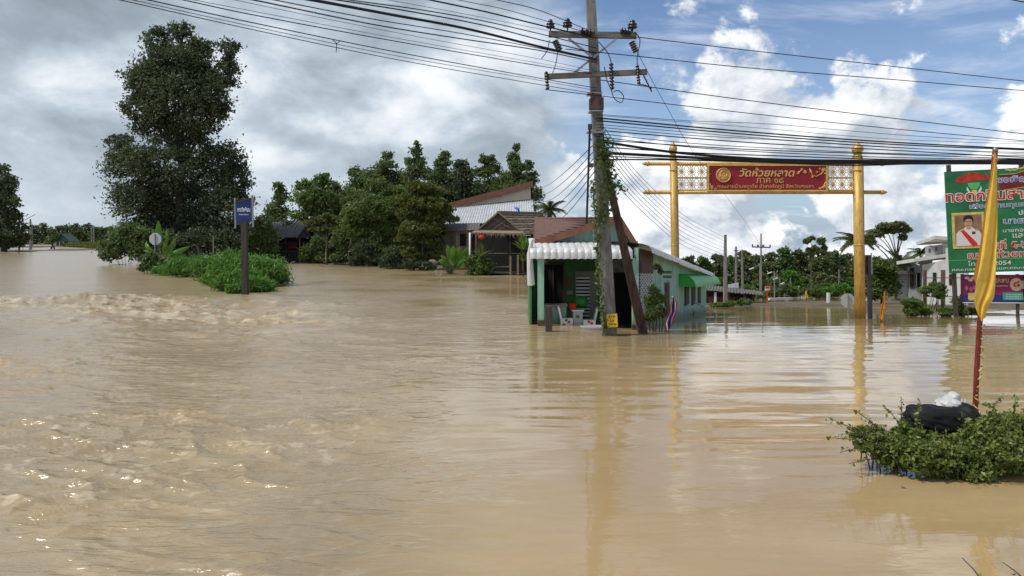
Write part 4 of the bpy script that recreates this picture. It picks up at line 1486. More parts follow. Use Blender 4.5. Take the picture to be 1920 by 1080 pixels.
def spotted_chair(px, Y, face, label):
    b = PW(px, Y, -.25)
    root = thing('spotted_chair', b, label, 'chair', 'spotted chairs on the porch')
    z0 = .22
    MB().box(b + Vector((0, 0, z0 + .17)), (.36, .36, .05)).build('seat', PLASTIC_W, root)
    bx = -face * .17
    MB().slab([b + Vector((bx, -.17, z0 + .15)), b + Vector((bx, .17, z0 + .15)), b + Vector((bx - face * .08, .14, z0 + .50)), b + Vector((bx - face * .10, .05, z0 + .57)), b + Vector((bx - face * .10, -.05, z0 + .57)), b + Vector((bx - face * .08, -.14, z0 + .50))], .05, (face, 0, 0)).build('backrest', PLASTIC_W, root)
    for sx in (-1, 1):
        for sy in (-1, 1):
            MB().beam(b + Vector((sx * .15, sy * .15, -.1)), b + Vector((sx * .15, sy * .15, z0 + .16)), .05).build('leg', PLASTIC_W, root)
    MB().slab([b + Vector((-.17, -.185, z0 - .02)), b + Vector((.17, -.185, z0 - .02)), b + Vector((.17, -.185, z0 + .22)), b + Vector((-.17, -.185, z0 + .22))], .015, (0, -1, 0)).build('side_panel', PLASTIC_W, root)
    for dx, dz, m_ in ((-.09, .05, SPOT_G), (.06, .12, SPOT_P), (.10, -.0, RED_B), (-.02, .17, RED_B)):
        MB().disc(b + Vector((dx, -.2005, z0 + dz)), .045, .004, 12, (0, -1, 0), .75).build('spot', m_, root)
    for k, m_ in ((.30, SPOT_P), (.42, RED_B)):
        MB().disc(b + Vector((bx - face * .06 + face * .054, 0, z0 + k)), .05, .004, 12, (face, 0, .22), .8).build('spot', m_, root)
    return root


spotted_chair(1062, 20.0, 1, 'white spotted chair on the left of the porch table')
spotted_chair(1104, 20.0, -1, 'white spotted chair on the right of the porch table')
tb = thing('porch_table', PW(1083, 20.1, -.25), 'small pale table between the spotted chairs on the porch', 'table')
MB().box(PW(1083, 20.1, .42), (.34, .4, .04)).build('tabletop', PLASTIC_W, tb)
MB().box(PW(1083, 20.1, .08), (.26, .3, .62)).build('pedestal', SIGN_BK, tb)
MB().disc(PW(1083, 19.945, .25), .06, .004, 12, (0, -1, 0), .8).build('spot', SPOT_G, tb)
gb = MB().lathe(PW(1088, 20.6, .45), [(.08, 0), (.22, .08), (.26, .2), (.18, .33), (.03, .36)], 12)
solo('green_basin', gb, SPOT_G, 'dark green heap of cloth behind the porch table', 'cloth')
solo('red_bucket', MB().lathe(PW(1074, 20.0, .44), [(.09, 0), (.11, .16), (.115, .17), (.10, .17)], 12), RED_B, 'small red bucket on the porch table', 'bucket')
MB_ = MB()
c_ = PW(1118, 19.0, -.03)
g = []
for k, (r, h) in enumerate(((.30, -.02), (.34, .08), (.36, .14), (.33, .14), (.28, .04), (.02, .03))):
    g.append([c_ + Vector((r * 1.25 * math.cos(2 * math.pi * i / 18), r * .5 * math.sin(2 * math.pi * i / 18), h)) for i in range(19)])
MB_.sheet(g)
solo('grey_tub', MB_, WALL_G, 'grey plastic tub floating beside the utility pole', 'tub')
solo('stub_post', MB().beam(PW(1029, 18.2, -.4), P(1029, 574, 18.2), .17, .17), WOOD_D, 'short dark wooden post in the water before the porch', 'post')
MB_ = MB()
MB_.sheet([[P(1003, 447, 19.6), P(999, 449, 19.5), P(994, 452, 19.6)], [P(998, 470, 19.6), P(993, 474, 19.5), P(988, 476, 19.6)], [P(1000, 500, 19.6), P(994, 503, 19.5), P(988, 503, 19.6)], [P(1003, 534, 19.6), P(996, 536, 19.55), P(989, 535, 19.6)]])
solo('white_sheet', MB_, FLAG_W, 'white sheet hanging at the left end of the porch', 'sheet')
shrub('flowering_plant', 'tall leafy plant with pale buds at the green house corner', 'plant', 19.0, 1226,
      [(1226, 545, 12, 14), (1218, 562, 13, 16), (1236, 560, 14, 18), (1228, 585, 18, 20), (1240, 585, 10, 14), (1215, 595, 10, 14)], 1500, .14, L_MID, 131, stems=9, aspect=.28, hang=.35, bark=BARK)
shrub('dry_creeper', 'small dry creeper hanging from the house eave', 'plant', 19.55, 1232, [(1231, 500, 9, 7), (1238, 508, 5, 9)], 260, .09, L_OLIVE, 132, stems=3, r=.008)

# ---- utility pole with crossarms
YP = 17.8


def utility_pole():
    b = PW(1146, YP, -.8)
    root = thing('utility_pole', b, 'leaning concrete utility pole with two crossarms by the green house', 'pole')
    top = P(1105, -40, YP)
    k = (P(1145, 625, YP) - top)
    MB().beam(b, top, .36, .34, .22).build('shaft', CONC, root)
    MB().box(P(1118, 196, YP), (.34, .36, .30)).build('band', mat('band_brown', (.10, .06, .05), .9), root)
    for y in (177, 210, 247):
        MB().box(P(1114 + (y - 177) * .09, y, YP), (.36, .38, .03)).build('strap', STEEL, root)
    yy = YP - .22
    for dy in (0, .50):
        MB().beam(P(1029, 64, yy + dy), P(1193, 67, yy + dy), .10, .15).build('crossarm', WOOD_D if dy else mat('crossarm_grey', (.15, .14, .12), .9, var=.3, stretch=(.4, 4, 4)), root)
    MB().beam(P(1021, 144, yy), P(1213, 135, yy), .11, .13).build('crossarm', MATS['crossarm_grey'], root)
    for x0, y0, x1, y1 in ((1066, 72, 1112, 108), (1156, 73, 1112, 108), (1076, 137, 1112, 108)):
        MB().beam(P(x0, y0, yy - .04), P(x1, y1, yy - .04), .035, .05).build('brace', STEEL, root)

    def pin(px, py, s=1.0):
        c = P(px, py, yy)
        ins = MB().lathe(c, [(.05 * s, -.02), (.12 * s, .0), (.13 * s, .03), (.07 * s, .05), (.11 * s, .07), (.12 * s, .10), (.06 * s, .12), (.075 * s, .15), (.05 * s, .2), (.03 * s, .21)], 14).build('insulator', INSUL, root)
        MB().tube([c + Vector((0, 0, -.18)), c], .02, 6).build('pin', STEEL_D, ins)

    pin(1032, 52, .9); pin(1064, 50); pin(1186, 53)

    def strain(x0, y0, x1, y1, n=5, r=.085):
        a = P(x0, y0, yy - .1); bb = P(x1, y1, yy - .15)
        L = (bb - a).length
        prof = [(.02, 0)]
        for i in range(n):
            h = L * (i + .15) / n
            prof += [(.03, h), (r, h + L / n * .25), (r, h + L / n * .5), (.03, h + L / n * .7)]
        prof.append((.02, L))
        MB().lathe(a, prof, 12, (bb - a).normalized()).build('insulator', INSUL, root)

    strain(1040, 76, 1050, 95); strain(1184, 78, 1193, 98); strain(1163, 57, 1185, 61, 4); strain(1088, 58, 1116, 62, 4)
    strain(1146, 118, 1148, 168, 8, .06); strain(1195, 122, 1198, 158, 7, .05); strain(1024, 134, 1027, 168, 6, .05)

    def loop(pts, r=.012):
        q = [P(x, y, yy - .18) for x, y in pts]
        out = []
        for i in range(len(q) - 1):
            p0, p1, p2, p3 = q[max(i - 1, 0)], q[i], q[i + 1], q[min(i + 2, len(q) - 1)]
            for j in range(5):
                t = j / 5
                out.append(.5 * ((2 * p1) + (p2 - p0) * t + (2 * p0 - 5 * p1 + 4 * p2 - p3) * t * t + (3 * p1 - p0 - 3 * p2 + p3) * t ** 3))
        out.append(q[-1])
        MB().tube(out, r, 6).build('jumper_cable', WIRE, root)

    loop([(1190, 60), (1200, 75), (1195, 105), (1195, 122)])
    loop([(1122, 78), (1140, 100), (1146, 118)])
    loop([(1146, 168), (1152, 185), (1165, 192), (1169, 180), (1160, 170), (1150, 172)])
    loop([(1133, 125), (1138, 150), (1146, 168)])
    loop([(1030, 75), (1026, 95), (1015, 110)])
    loop([(1046, 96), (1042, 120), (1036, 138)])
    loop([(1206, 140), (1215, 158), (1222, 172)], .018)
    loop([(1198, 158), (1210, 160), (1222, 166)], .014)
    # bracket with cable riser on the left
    MB().beam(P(1106, 235, YP - .3), P(1100, 420, YP - .3), .05).build('cable_riser', WIRE, root)
    MB().beam(P(1100, 249, YP - .25), P(1135, 247, YP - .25), .06).build('bracket', STEEL, root)
    MB().box(P(1106, 238, YP - .3), (.10, .08, .14)).build('clamp', INSUL, root)
    MB().box(P(1108, 310, YP - .3), (.12, .08, .10)).build('clamp', INSUL, root)
    pl = MB().slab([P(1137, 589, YP - .24), P(1157, 588, YP - .24), P(1158.5, 613, YP - .24), P(1139, 614, YP - .24)], .01, (0, 1, 0)).build('number_plate', YELLOW_P, root)
    for i, (tx, x0, y0, x1, y1) in enumerate((('STP', 1141, 592, 1154, 596.5), ('33', 1143, 599, 1151, 603.5), ('WP-06', 1140.5, 606, 1156, 610))):
        ptext(pl, 'lettering', tx, x0, y0, x1, y1, YP - .246, BROWN, offset=.02)
    return root


utility_pole()
solo('leaning_prop', MB().beam(P(1130, 285, 17.7), PW(1213, 18.55, -.5), .15, .15, .24), mat('rusty_prop', (.085, .05, .04), .9, var=.5, scale=3, stretch=(3, 3, .6)), 'dark timber prop leaning from the utility pole to the house corner', 'prop')


def vine(label, path, n, seed, spread, leaf, mat_):
    rng = np.random.default_rng(seed)
    pts = [P(x, y, Yv) for x, y, Yv in path]
    root = thing('climbing_vine', pts[0], label, 'vine')
    MB().tube(pts, .015, 5).build('stem', BARK, root)
    c = []
    for i in range(n):
        f = rng.random() * (len(pts) - 1); k = int(f)
        p = pts[k].lerp(pts[k + 1], f - k)
        c.append((p.x + rng.normal() * spread, p.y + rng.normal() * spread * .6, p.z + rng.normal() * spread))
    V, F = leaves(np.array(c), leaf, rng, .6, hang=.3)
    fast_mesh('foliage', V - np.array(pts[0]), F, mat_, root)


vine('leafy vine trailing down the left side of the utility pole', [(1134, 622, 17.6), (1130, 580, 17.5), (1124, 530, 17.5), (1121, 480, 17.5), (1119, 430, 17.5), (1114, 380, 17.5), (1112, 340, 17.5)], 520, 141, .05, .085, L_MID)
vine('bushy creeper clump around the top of the leaning prop', [(1124, 420, 17.55), (1145, 360, 17.45), (1140, 320, 17.45), (1136, 290, 17.45), (1132, 262, 17.45)], 620, 142, .11, .10, L_DEEP)
vine('small sprig of creeper sticking out right of the leaning prop', [(1150, 345, 17.5), (1162, 352, 17.4), (1172, 360, 17.4)], 40, 143, .05, .10, L_DEEP)

# ---- Thai style temple gate
def temple_gate():
    Y = 27.1
    root = thing('temple_gate', PW(1440, Y, -.8), 'golden temple gate with red name board spanning the flooded lane', 'gate')
    for px, wpx, lean in ((1268, 13.5, -6), (1613, 18, -5)):
        r = wpx * Y / FPX / 2
        a = PW(px, Y, -.8); t_ = P(px + lean, 296, Y)
        p = MB().tube([a, a.lerp(t_, .5), t_], [r * 1.06, r, r * .95], 20).build('post', GOLD, root)
        rr = r
        prof = [(rr * .95, 0), (rr * 1.05, .05), (rr * .8, .09), (rr * .8, .16), (rr * 1.15, .19), (rr * .8, .23), (rr * 1.1, .27), (rr * 1.2, .36), (rr * .95, .45), (rr * .45, .54), (rr * .18, .62), (rr * .03, .68)]
        MB().lathe(t_, prof, 18).build('finial', GOLD, p)
        for k_ in (.52, .93):
            MB().lathe(a.lerp(t_, k_), [(r * 1.0, -.03), (r * 1.07, -.02), (r * 1.07, .02), (r * 1.0, .03)], 18).build('joint_ring', GOLD, p)
        MB().tube([a.lerp(t_, .02) + Vector((r * 1.02, -.02, 0)), a.lerp(t_, .98) + Vector((r * 1.02, -.02, 0))], .025, 6).build('seam', mat('gold_rust', (.33, .12, .03), .6, metal=.2, var=.5, scale=5), p)
    for py, h in ((307, .15), (360.5, .14)):
        a, b = P(1216, py, Y), P(1652, py, Y)
        bm = MB().tube([a, b], .075, 14).build('beam', GOLD, root)
        for c, s in ((a, -1), (b, 1)):
            MB().lathe(c, [(.075, -.02), (.095, .0), (.095, .06), (.06, .08), (.085, .11), (.06, .17), (.01, .25)], 14, Vector((s, 0, 0))).build('beam_tip', GOLD, bm)
    f = Y - .06
    board = MB().slab([P(1328, 358, f), P(1550, 358, f), P(1550, 311, f), P(1328, 311, f)], .08, (0, 1, 0)).build('name_board', RED, root)
    g = f - .02
    fr = [((1326, 309.5), (1552, 309.5)), ((1326, 357.6), (1552, 357.6)), ((1328, 309), (1328, 359)), ((1550, 309), (1550, 359))]
    for (x0, y0), (x1, y1) in fr:
        MB().beam(P(x0, y0, g), P(x1, y1, g), .05, .06).build('board_moulding', GOLD_L, board)
    # round emblem
    c = P(1356, 328.5, f)
    em = MB().disc(c + Vector((0, -.002, 0)), .285, .03, 32, (0, -1, 0)).build('emblem', mat('emblem_copper', (.55, .24, .09), .5, metal=.2), board)
    ring = MB(); ring.tube([c + Vector((.27 * math.cos(2 * math.pi * k / 32), -.035, .27 * math.sin(2 * math.pi * k / 32))) for k in range(33)], .018, 6, False); ring.build('emblem_ring', GOLD_L, em)
    arch = MB(); arch.tube([c + Vector((.13 * math.cos(t), -.035, .05 + .13 * math.sin(t))) if t is not None else None for t in [math.pi * k / 12 for k in range(13)]], .018, 6)
    arch.tube([c + Vector((.13, -.035, .05)), c + Vector((.13, -.035, -.17))], .018, 6)
    arch.tube([c + Vector((-.13, -.035, .05)), c + Vector((-.13, -.035, -.17))], .018, 6)
    arch.build('emblem_arch', GOLD_L, em)
    MB().disc(c + Vector((0, -.03, .07)), .035, .015, 14).build('emblem_figure', GOLD_L, em)
    MB().slab([c + Vector((x, -.03, z)) for x, z in ((-.10, -.16), (.10, -.16), (.07, -.05), (.05, .03), (-.05, .03), (-.07, -.05))], .015, (0, -1, 0)).build('emblem_figure', GOLD_L, em)
    ptext(board, 'lettering', 'วัดห้วยหลาด', 1385, 314, 1490, 331, f - .012, GOLD_L, offset=.018, shear=.25)
    ptext(board, 'lettering', 'ภาค ๑๘', 1418, 333, 1469, 343, f - .012, GOLD_L, offset=.0)
    ptext(board, 'lettering', 'ถนนสายบ้านพลูเตี้ย อำเภอรัตภูมิ จังหวัดสงขลา', 1345, 344.5, 1525, 354.5, f - .012, GOLD_L, offset=.0)
    # floral sprays in the corners
    def spray(pts, leaves_):
        q = [P(x, y, f - .02) for x, y in pts]
        MB().tube(q, .016, 6).build('floral_stem', GOLD_L, board)
        for x, y, r in leaves_:
            mb = MB()
            cc = P(x, y, f - .012)
            n = 5
            for k in range(n):
                a = 2 * math.pi * k / n + x
                mb.slab([cc, cc + Vector((r * math.cos(a - .45) * .7, 0, r * math.sin(a - .45) * .7)), cc + Vector((r * math.cos(a), 0, r * math.sin(a))), cc + Vector((r * math.cos(a + .45) * .7, 0, r * math.sin(a + .45) * .7))], .012, (0, -1, 0))
            mb.build('floral_motif', GOLD_L, board)
    spray([(1494, 327), (1500, 321), (1505, 317)], [(1497, 324, .06), (1509, 322, .08), (1503, 317, .05)])
    spray([(1518, 316), (1523, 328), (1530, 331), (1540, 326), (1545, 318)], [(1520, 321, .06), (1523, 331, .06), (1532, 322, .04), (1544, 318, .10), (1537, 316, .05), (1547, 325, .05)])
    spray([(1548, 341), (1545, 350), (1537, 354)], [(1545, 350, .09), (1537, 353, .06), (1547, 343, .05)])
    spray([(1330, 343), (1334, 350), (1341, 354)], [(1334, 351, .09), (1341, 354, .06), (1331, 345, .05)])
    spray([(1329, 326), (1331, 328)], [(1330, 327, .05)])
    # pierced side panels: two rows of three rosettes on each side
    for x0, x1 in ((1266, 1327), (1551, 1606)):
        pan = MB()
        for (a, b) in (((x0, 309.5), (x1, 309.5)), ((x0, 357), (x1, 357)), ((x0 + .8, 309), (x0 + .8, 358)), ((x1 - .8, 309), (x1 - .8, 358)), ((x0, 333.5), (x1, 333.5))):
            pan.beam(P(*a, Y - .03), P(*b, Y - .03), .05, .07)
        pan = pan.build('fretwork_frame', GOLD, root)
        sx = (x1 - x0 - 4) / 3
        for r in range(2):
            for k in range(3):
                cx = x0 + 2 + sx * (k + .5); cy = 321.5 + r * 24
                c = P(cx, cy, Y - .03)
                rx = sx * Y / FPX / 2 * .98; rz = 11 * Y / FPX * .98
                ros = MB().disc(c + Vector((0, -.012, 0)), .055, .03, 12).build('rosette', GOLD, pan)
                pet = MB()
                for j in range(12):
                    a = 2 * math.pi * j / 12
                    e = c + Vector((rx * math.cos(a), 0, rz * math.sin(a)))
                    pet.beam(c + Vector((.05 * math.cos(a), 0, .05 * math.sin(a))), c.lerp(e, .62), .022, .02)
                    a2 = a + math.pi / 12; a3 = a - math.pi / 12
                    m1 = c + Vector((rx * .98 * math.cos(a2), 0, rz * .98 * math.sin(a2)))
                    m0 = c + Vector((rx * .98 * math.cos(a3), 0, rz * .98 * math.sin(a3)))
                    pet.beam(c.lerp(e, .60), m1, .018, .016); pet.beam(c.lerp(e, .60), m0, .018, .016)
                    pet.beam(c + Vector((rx * .4 * math.cos(a2), 0, rz * .4 * math.sin(a2))), c.lerp(e, .6), .014, .014)
                for cxx in (-1, 1):
                    for czz in (-1, 1):
                        pet.beam(c + Vector((cxx * rx * .66, 0, czz * rz * .66)), c + Vector((cxx * rx, 0, czz * rz)), .025, .016)
                pet.build('fretwork', mat('fretwork_pale', (.62, .46, .22), .5, metal=.15), ros)
    return root


temple_gate()


# ---- wires
def wire(pts, r, label, group, name='overhead_wire', ext=(0, 0)):
    q = [p if isinstance(p, Vector) else P(*p) for p in pts]
    if ext[0]: q.insert(0, q[0] + (q[0] - q[1]).normalized() * ext[0])
    if ext[1]: q.append(q[-1] + (q[-1] - q[-2]).normalized() * ext[1])
    out = []
    for i in range(len(q) - 1):
        p0, p1, p2, p3 = q[max(i - 1, 0)], q[i], q[i + 1], q[min(i + 2, len(q) - 1)]
        for j in range(8):
            t = j / 8
            out.append(.5 * ((2 * p1) + (p2 - p0) * t + (2 * p0 - 5 * p1 + 4 * p2 - p3) * t * t + (3 * p1 - p0 - 3 * p2 + p3) * t ** 3))
    out.append(q[-1])
    return solo(name, MB().tube(out, r, 5), WIRE, label, 'wire', group)


LG = 'wires crossing the grey sky at upper left'
# (x at y=-12, y at x=480 or None, y at x=745, y at x=1008, y at the pole, radius)
lw = [
    (('lowest of the thin wires crossing the grey sky'), [(120, -22, 10), (225, 0, 10.6), (480, 57, 12.2), (745, 112, 14.2), (1008, 158, 16.7), (1118, 176, 17.6)], .008),
    (('thin wire just above the lowest one in the grey sky'), [(150, -24, 10), (250, 0, 10.6), (480, 51, 12.2), (745, 105, 14.2), (1008, 150, 16.7), (1118, 170, 17.6)], .006),
    (('wire carrying a forked twig, third from below in the grey sky'), [(180, -22, 10), (278, 0, 10.7), (480, 44, 12.2), (745, 98, 14.2), (1008, 146, 16.7), (1118, 165, 17.6)], .010),
    (('fourth wire from below in the grey sky'), [(230, -24, 10), (344, 0, 10.8), (480, 29, 12), (745, 78, 14.2), (1008, 123, 16.7), (1118, 140, 17.6)], .010),
    (('faint wire hanging just above the fourth one in the grey sky'), [(260, -24, 10), (365, 0, 10.8), (480, 22, 12), (745, 72, 14.2), (1008, 118, 16.7), (1118, 138, 17.6)], .005),
    (('fine wire between the thick cable and the lower wires at upper left'), [(320, -24, 10), (440, 0, 11), (600, 33, 13), (800, 72, 14.8), (1008, 110, 16.7), (1118, 134, 17.6)], .005),
    (('dark cable second below the thickest bundle at upper left'), [(380, -18, 10), (480, 1, 11.5), (700, 46, 13.8), (860, 72, 15.4), (1008, 94, 16.7), (1118, 117, 17.6)], .013),
    (('wire directly below the thickest bundle at upper left'), [(420, -18, 10), (520, 1, 11.5), (700, 36, 13.8), (860, 62, 15.4), (1008, 90, 16.7), (1118, 113, 17.6)], .010),
    (('thickest cable bundle sweeping down through the upper left sky'), [(480, -18, 10), (585, 0, 12), (730, 27, 13.9), (870, 53, 15.4), (1009, 87, 16.7), (1118, 112, 17.6)], .030),
    (('wire just above the thickest bundle at upper left'), [(520, -18, 10), (632, 0, 12.5), (760, 20, 14.2), (900, 46, 15.7), (1010, 74, 16.7), (1118, 100, 17.6)], .014),
    (('wire second above the thickest bundle at upper left'), [(560, -18, 10), (655, 0, 12.5), (780, 17, 14.2), (900, 38, 15.7), (1010, 63, 16.7), (1118, 90, 17.6)], .012),
    (('hair-thin wire third above the thickest bundle at upper left'), [(620, -18, 10), (728, 0, 13), (870, 26, 15), (1010, 54, 16.7), (1118, 76, 17.6)], .005),
    (('thick cable cutting the top edge left of the pole'), [(730, -18, 12), (807, 0, 14), (910, 22, 15.7), (1012, 47, 16.8), (1118, 72, 17.6)], .018),
    (('fine wire right of the thick cable at the top edge'), [(790, -18, 12), (860, 0, 14), (940, 16, 16), (1012, 36, 16.8), (1118, 66, 17.6)], .008),
    (('topmost wire entering left of the utility pole'), [(870, -14, 14), (932, 0, 15), (1013, 20, 16.8), (1110, 60, 17.5)], .010),
]
for lab, pts, r in lw:
    wire(pts, r, lab, LG, ext=(9, 0))
tw = MB()
for x0, y0, x1, y1 in ((630, 98, 631, 82), (631, 82, 624, 75), (631, 82, 638, 76)):
    tw.tube([P(x0, y0, 13.3), P((x0 + x1) / 2 + .6, (y0 + y1) / 2, 13.3), P(x1, y1, 13.3)], .008, 5)
solo('forked_twig', tw, BARK_D, 'forked dry twig hanging from a wire in the grey sky', 'twig')
RG = 'wires running right from the utility pole'
rw = [
    ('uppermost wire right of the pole, from the top crossarm', [(1190, 69, 17.5), (1400, 94, 18.2), (1660, 123, 19.2), (1920, 152, 20.2), (2100, 170, 21)], .012),
    ('second wire from the top right of the pole', [(1060, 92, 17.4), (1190, 105, 17.6), (1400, 127, 18.3), (1660, 148, 19.2), (1920, 170, 20.2), (2100, 184, 21)], .012),
    ('third wire from the top right of the pole', [(1125, 150, 17.6), (1400, 188, 18.3), (1660, 220, 19.2), (1920, 251, 20.2), (2100, 270, 21)], .012),
    ('fourth wire from the top right of the pole', [(1022, 168, 17.3), (1110, 178, 17.6), (1400, 212, 18.3), (1660, 240, 19.2), (1920, 264, 20.2), (2100, 278, 21)], .011),
    ('highest thin strand of the cable band above the gate', [(1118, 216, 17.6), (1400, 238, 18.4), (1660, 260, 19.3), (1920, 270, 20.2), (2100, 274, 21)], .006),
    ('dark strand second in the cable band above the gate', [(1118, 221, 17.6), (1400, 247, 18.4), (1660, 266, 19.3), (1920, 279, 20.2), (2100, 284, 21)], .020),
    ('strand third in the cable band above the gate', [(1118, 226, 17.6), (1400, 252, 18.4), (1660, 270, 19.3), (1920, 281, 20.2), (2100, 287, 21)], .018),
    ('thin strand fourth in the cable band above the gate', [(1118, 233, 17.6), (1400, 257, 18.4), (1660, 275, 19.3), (1920, 289, 20.2), (2100, 296, 21)], .008),
    ('strand fifth in the cable band above the gate', [(1118, 244, 17.6), (1400, 267, 18.4), (1660, 281, 19.3), (1920, 295, 20.2), (2100, 302, 21)], .015),
    ('low strand of the cable band touching the gate finials', [(1118, 262, 17.6), (1400, 280, 18.4), (1660, 289, 19.3), (1920, 298, 20.2), (2100, 303, 21)], .014),
    ('thick black cable dipping across the gate top', [(1118, 264, 17.5), (1250, 284, 18.0), (1360, 294, 18.3), (1480, 300, 18.7), (1660, 302, 19.3), (1920, 303, 20.2), (2100, 302, 21)], .036),
    ('lower thick black cable across the gate top', [(1118, 286, 17.5), (1270, 294, 18.0), (1420, 301, 18.5), (1600, 305.5, 19.1), (1920, 306, 20.2), (2100, 305, 21)], .040),
    ('straight dark cable below the thick ones at the gate', [(1118, 299, 17.5), (1270, 300, 18.0), (1420, 304, 18.5), (1600, 310, 19.1), (1760, 306, 19.6), (1920, 308, 20.2), (2100, 308, 21)], .020),
    ('wire cutting the top right corner of the sky', [(1860, -8, 14), (1920, 4, 14.4), (2000, 20, 15)], .012),
]
for lab, pts, r in rw:
    wire(pts, r, lab, RG, ext=(12 if 'corner' in lab else 0, 14))
for i in range(6):
    y0 = 268 + i * 13
    a_, b_ = P(1116, y0, 17.6), P(998.5, 352 + i * 5, 71.8)
    wire([a_.lerp(b_, k / 10) - Vector((0, 0, (.5 + .25 * i) * 4 * (k / 10) * (1 - k / 10))) for k in range(11)], .012, 'service wire from the pole to the cream building, %s from the top' % ORD[i], 'service wires to the cream building')
for i, (yp, ym, yr, r_, lab) in enumerate(((250, 278, 292, .010, 'slack strand sagging below the fifth strand above the gate'), (256, 286, 299, .012, 'slack strand crossing the low strand above the gate'), (275, 292, 300.5, .016, 'dark strand between the two thick cables at the gate'), (292, 303, 306.5, .014, 'dark strand hugging the lower thick cable'), (214, 233, 266, .007, 'faint strand above the cable band right of the pole'), (238, 262, 286, .009, 'fine strand inside the cable band above the gate'))):
    wire([(1118, yp, 17.55), (1290, yp + (ym - yp) * .65, 18.1), (1450, ym, 18.6), (1680, (ym + yr) / 2 + 3, 19.4), (1920, yr, 20.2), (2100, yr + 2, 21)], r_, lab, RG, ext=(0, 14))
# service wires sloping down along the lane to the far pole
for i in range(8):
    y0 = 238 + i * 14; x0 = 1132 + i * 2
    y1 = 446 + i * 6.5
    wire([(x0, y0, 17.7), (x0 + 70, y0 + (y1 - y0) * .42 + 6, 24), (1285, y0 + (y1 - y0) * .78 + 5, 35), (1360, y1, 50)], .009, 'thin service wire sloping to the nearest lane pole, %s from the top' % ORD[i], 'service wires along the lane')
wire([(1196, 100, 17.6), (1250, 200, 20), (1310, 300, 24), (1400, 420, 40), (1427, 462, 90)], .007, 'long thin wire falling from the fuse to the far crossarm pole', 'service wires along the lane')
# ---- small things around the gate
octagon_sign(1590, 563.5, 14, 34, 'grey octagonal sign seen from behind beside the right gate post')
ds = thing('narrow_sign', PW(1631, 27.6, -.6), 'narrow dark sign on a post right of the gate post', 'sign')
MB().beam(PW(1632, 27.6, -.6), P(1629, 478, 27.6), .13, .13).build('post', STEEL_D, ds)
MB().slab([P(1624, 481, 27.4), P(1633, 478, 27.9), P(1633, 513, 27.9), P(1624, 515, 27.4)], .05, (0, 1, 0)).build('panel', BLACK, ds)
MB().beam(P(1633.8, 474, 27.9), P(1634.3, 514, 27.9), .04).build('edge', WHITE, ds)


def flag(name, label, pole_pts, pole_r, pole_mat, rows, Y, mat_, fold=.05, cols=12, thick=None, seed=1):
    """rows: (left px, right px, py)"""
    b = P(pole_pts[0][0], pole_pts[0][1], Y)
    root = thing(name, b, label, 'flag')
    p = MB().tube([P(x, y, Y) for x, y in pole_pts], pole_r, 8).build('pole', pole_mat, root)
    rng = np.random.default_rng(seed)
    g = []
    ph = rng.random() * 6
    for i, (l, r, y) in enumerate(rows):
        row = []
        for k in range(cols + 1):
            s_ = k / cols
            dy = -.12 - fold * (math.sin(s_ * 7 + ph + i * .25) + .5 * math.sin(s_ * 15 + i * .5)) * (.4 + i / len(rows))
            row.append(P(l + (r - l) * s_, y + 2.5 * math.sin(5 * s_ + ph + i * .3), Y + dy))
        g.append(row)
    MB().sheet(g, True).build('cloth', mat_, root)
    return root, p


def interp_rows(keys, n):
    out = []
    for i in range(n):
        t = i / (n - 1) * (len(keys) - 1)
        k = min(len(keys) - 2, int(t)); f = t - k
        out.append(tuple(keys[k][j] + (keys[k + 1][j] - keys[k][j]) * f for j in range(3)))
    return out


root_, pole_ = flag('yellow_flag', 'large yellow flag drooping on a red and gold striped pole', [(1826, 840), (1831, 700), (1838, 590), (1852, 430), (1866, 282)], .032, POLE_R,
                    interp_rows([(1864, 1868, 288), (1860, 1869, 320), (1853, 1870, 370), (1846, 1870, 430), (1838, 1868, 490), (1829, 1866, 535), (1826, 1864, 556), (1828, 1852, 575), (1833, 1848, 590), (1838, 1843, 600)], 30), 9.0, FLAG_Y, .045, 14)
MB().sheet([[P(1856, 330, 9.1), P(1862, 330, 9.15)], [P(1846, 400, 9.1), P(1852, 400, 9.18)], [P(1836, 470, 9.12), P(1842, 480, 9.2)], [P(1825, 520, 9.1), P(1832, 540, 9.2)]]).build('cloth', FLAG_O, root_)
for k in range(26):
    t = k / 26
    a = P(1829 + (1866 - 1829) * t, 770 - (770 - 284) * t, 9.0)
    d_ = (P(1866, 282, 9) - P(1829, 770, 9)).normalized()
    pts = []
    for j in range(7):
        an = j / 6 * math.pi * 1.1 + k
        pts.append(a + d_ * j * .014 + Vector((math.cos(an) * .033, -abs(math.sin(an)) * .033, 0)))
    MB().tube(pts, .008, 5).build('stripe', PRINT_GD, pole_)
MB().lathe(P(1866, 283, 9.0), [(.03, -.01), (.034, .02), (.012, .05)], 8).build('tip', STEEL, pole_)
flag('small_flag', 'small orange flag standing in the water right of the gate', [(1651, 610), (1659, 546)], .025, POLE_R,
     interp_rows([(1659, 1660, 547), (1655, 1660, 562), (1651, 1658, 580), (1650, 1656, 600)], 12), 24.3, FLAG_O, .06, 6, seed=3)
flag('small_flag', 'tiny yellow flag far along the lane by the bushes', [(1512, 562), (1511, 545)], .05, POLE_R,
     interp_rows([(1511, 1512, 546), (1509, 1513, 553), (1509, 1514, 560)], 8), 75, FLAG_Y, .1, 5, seed=4)


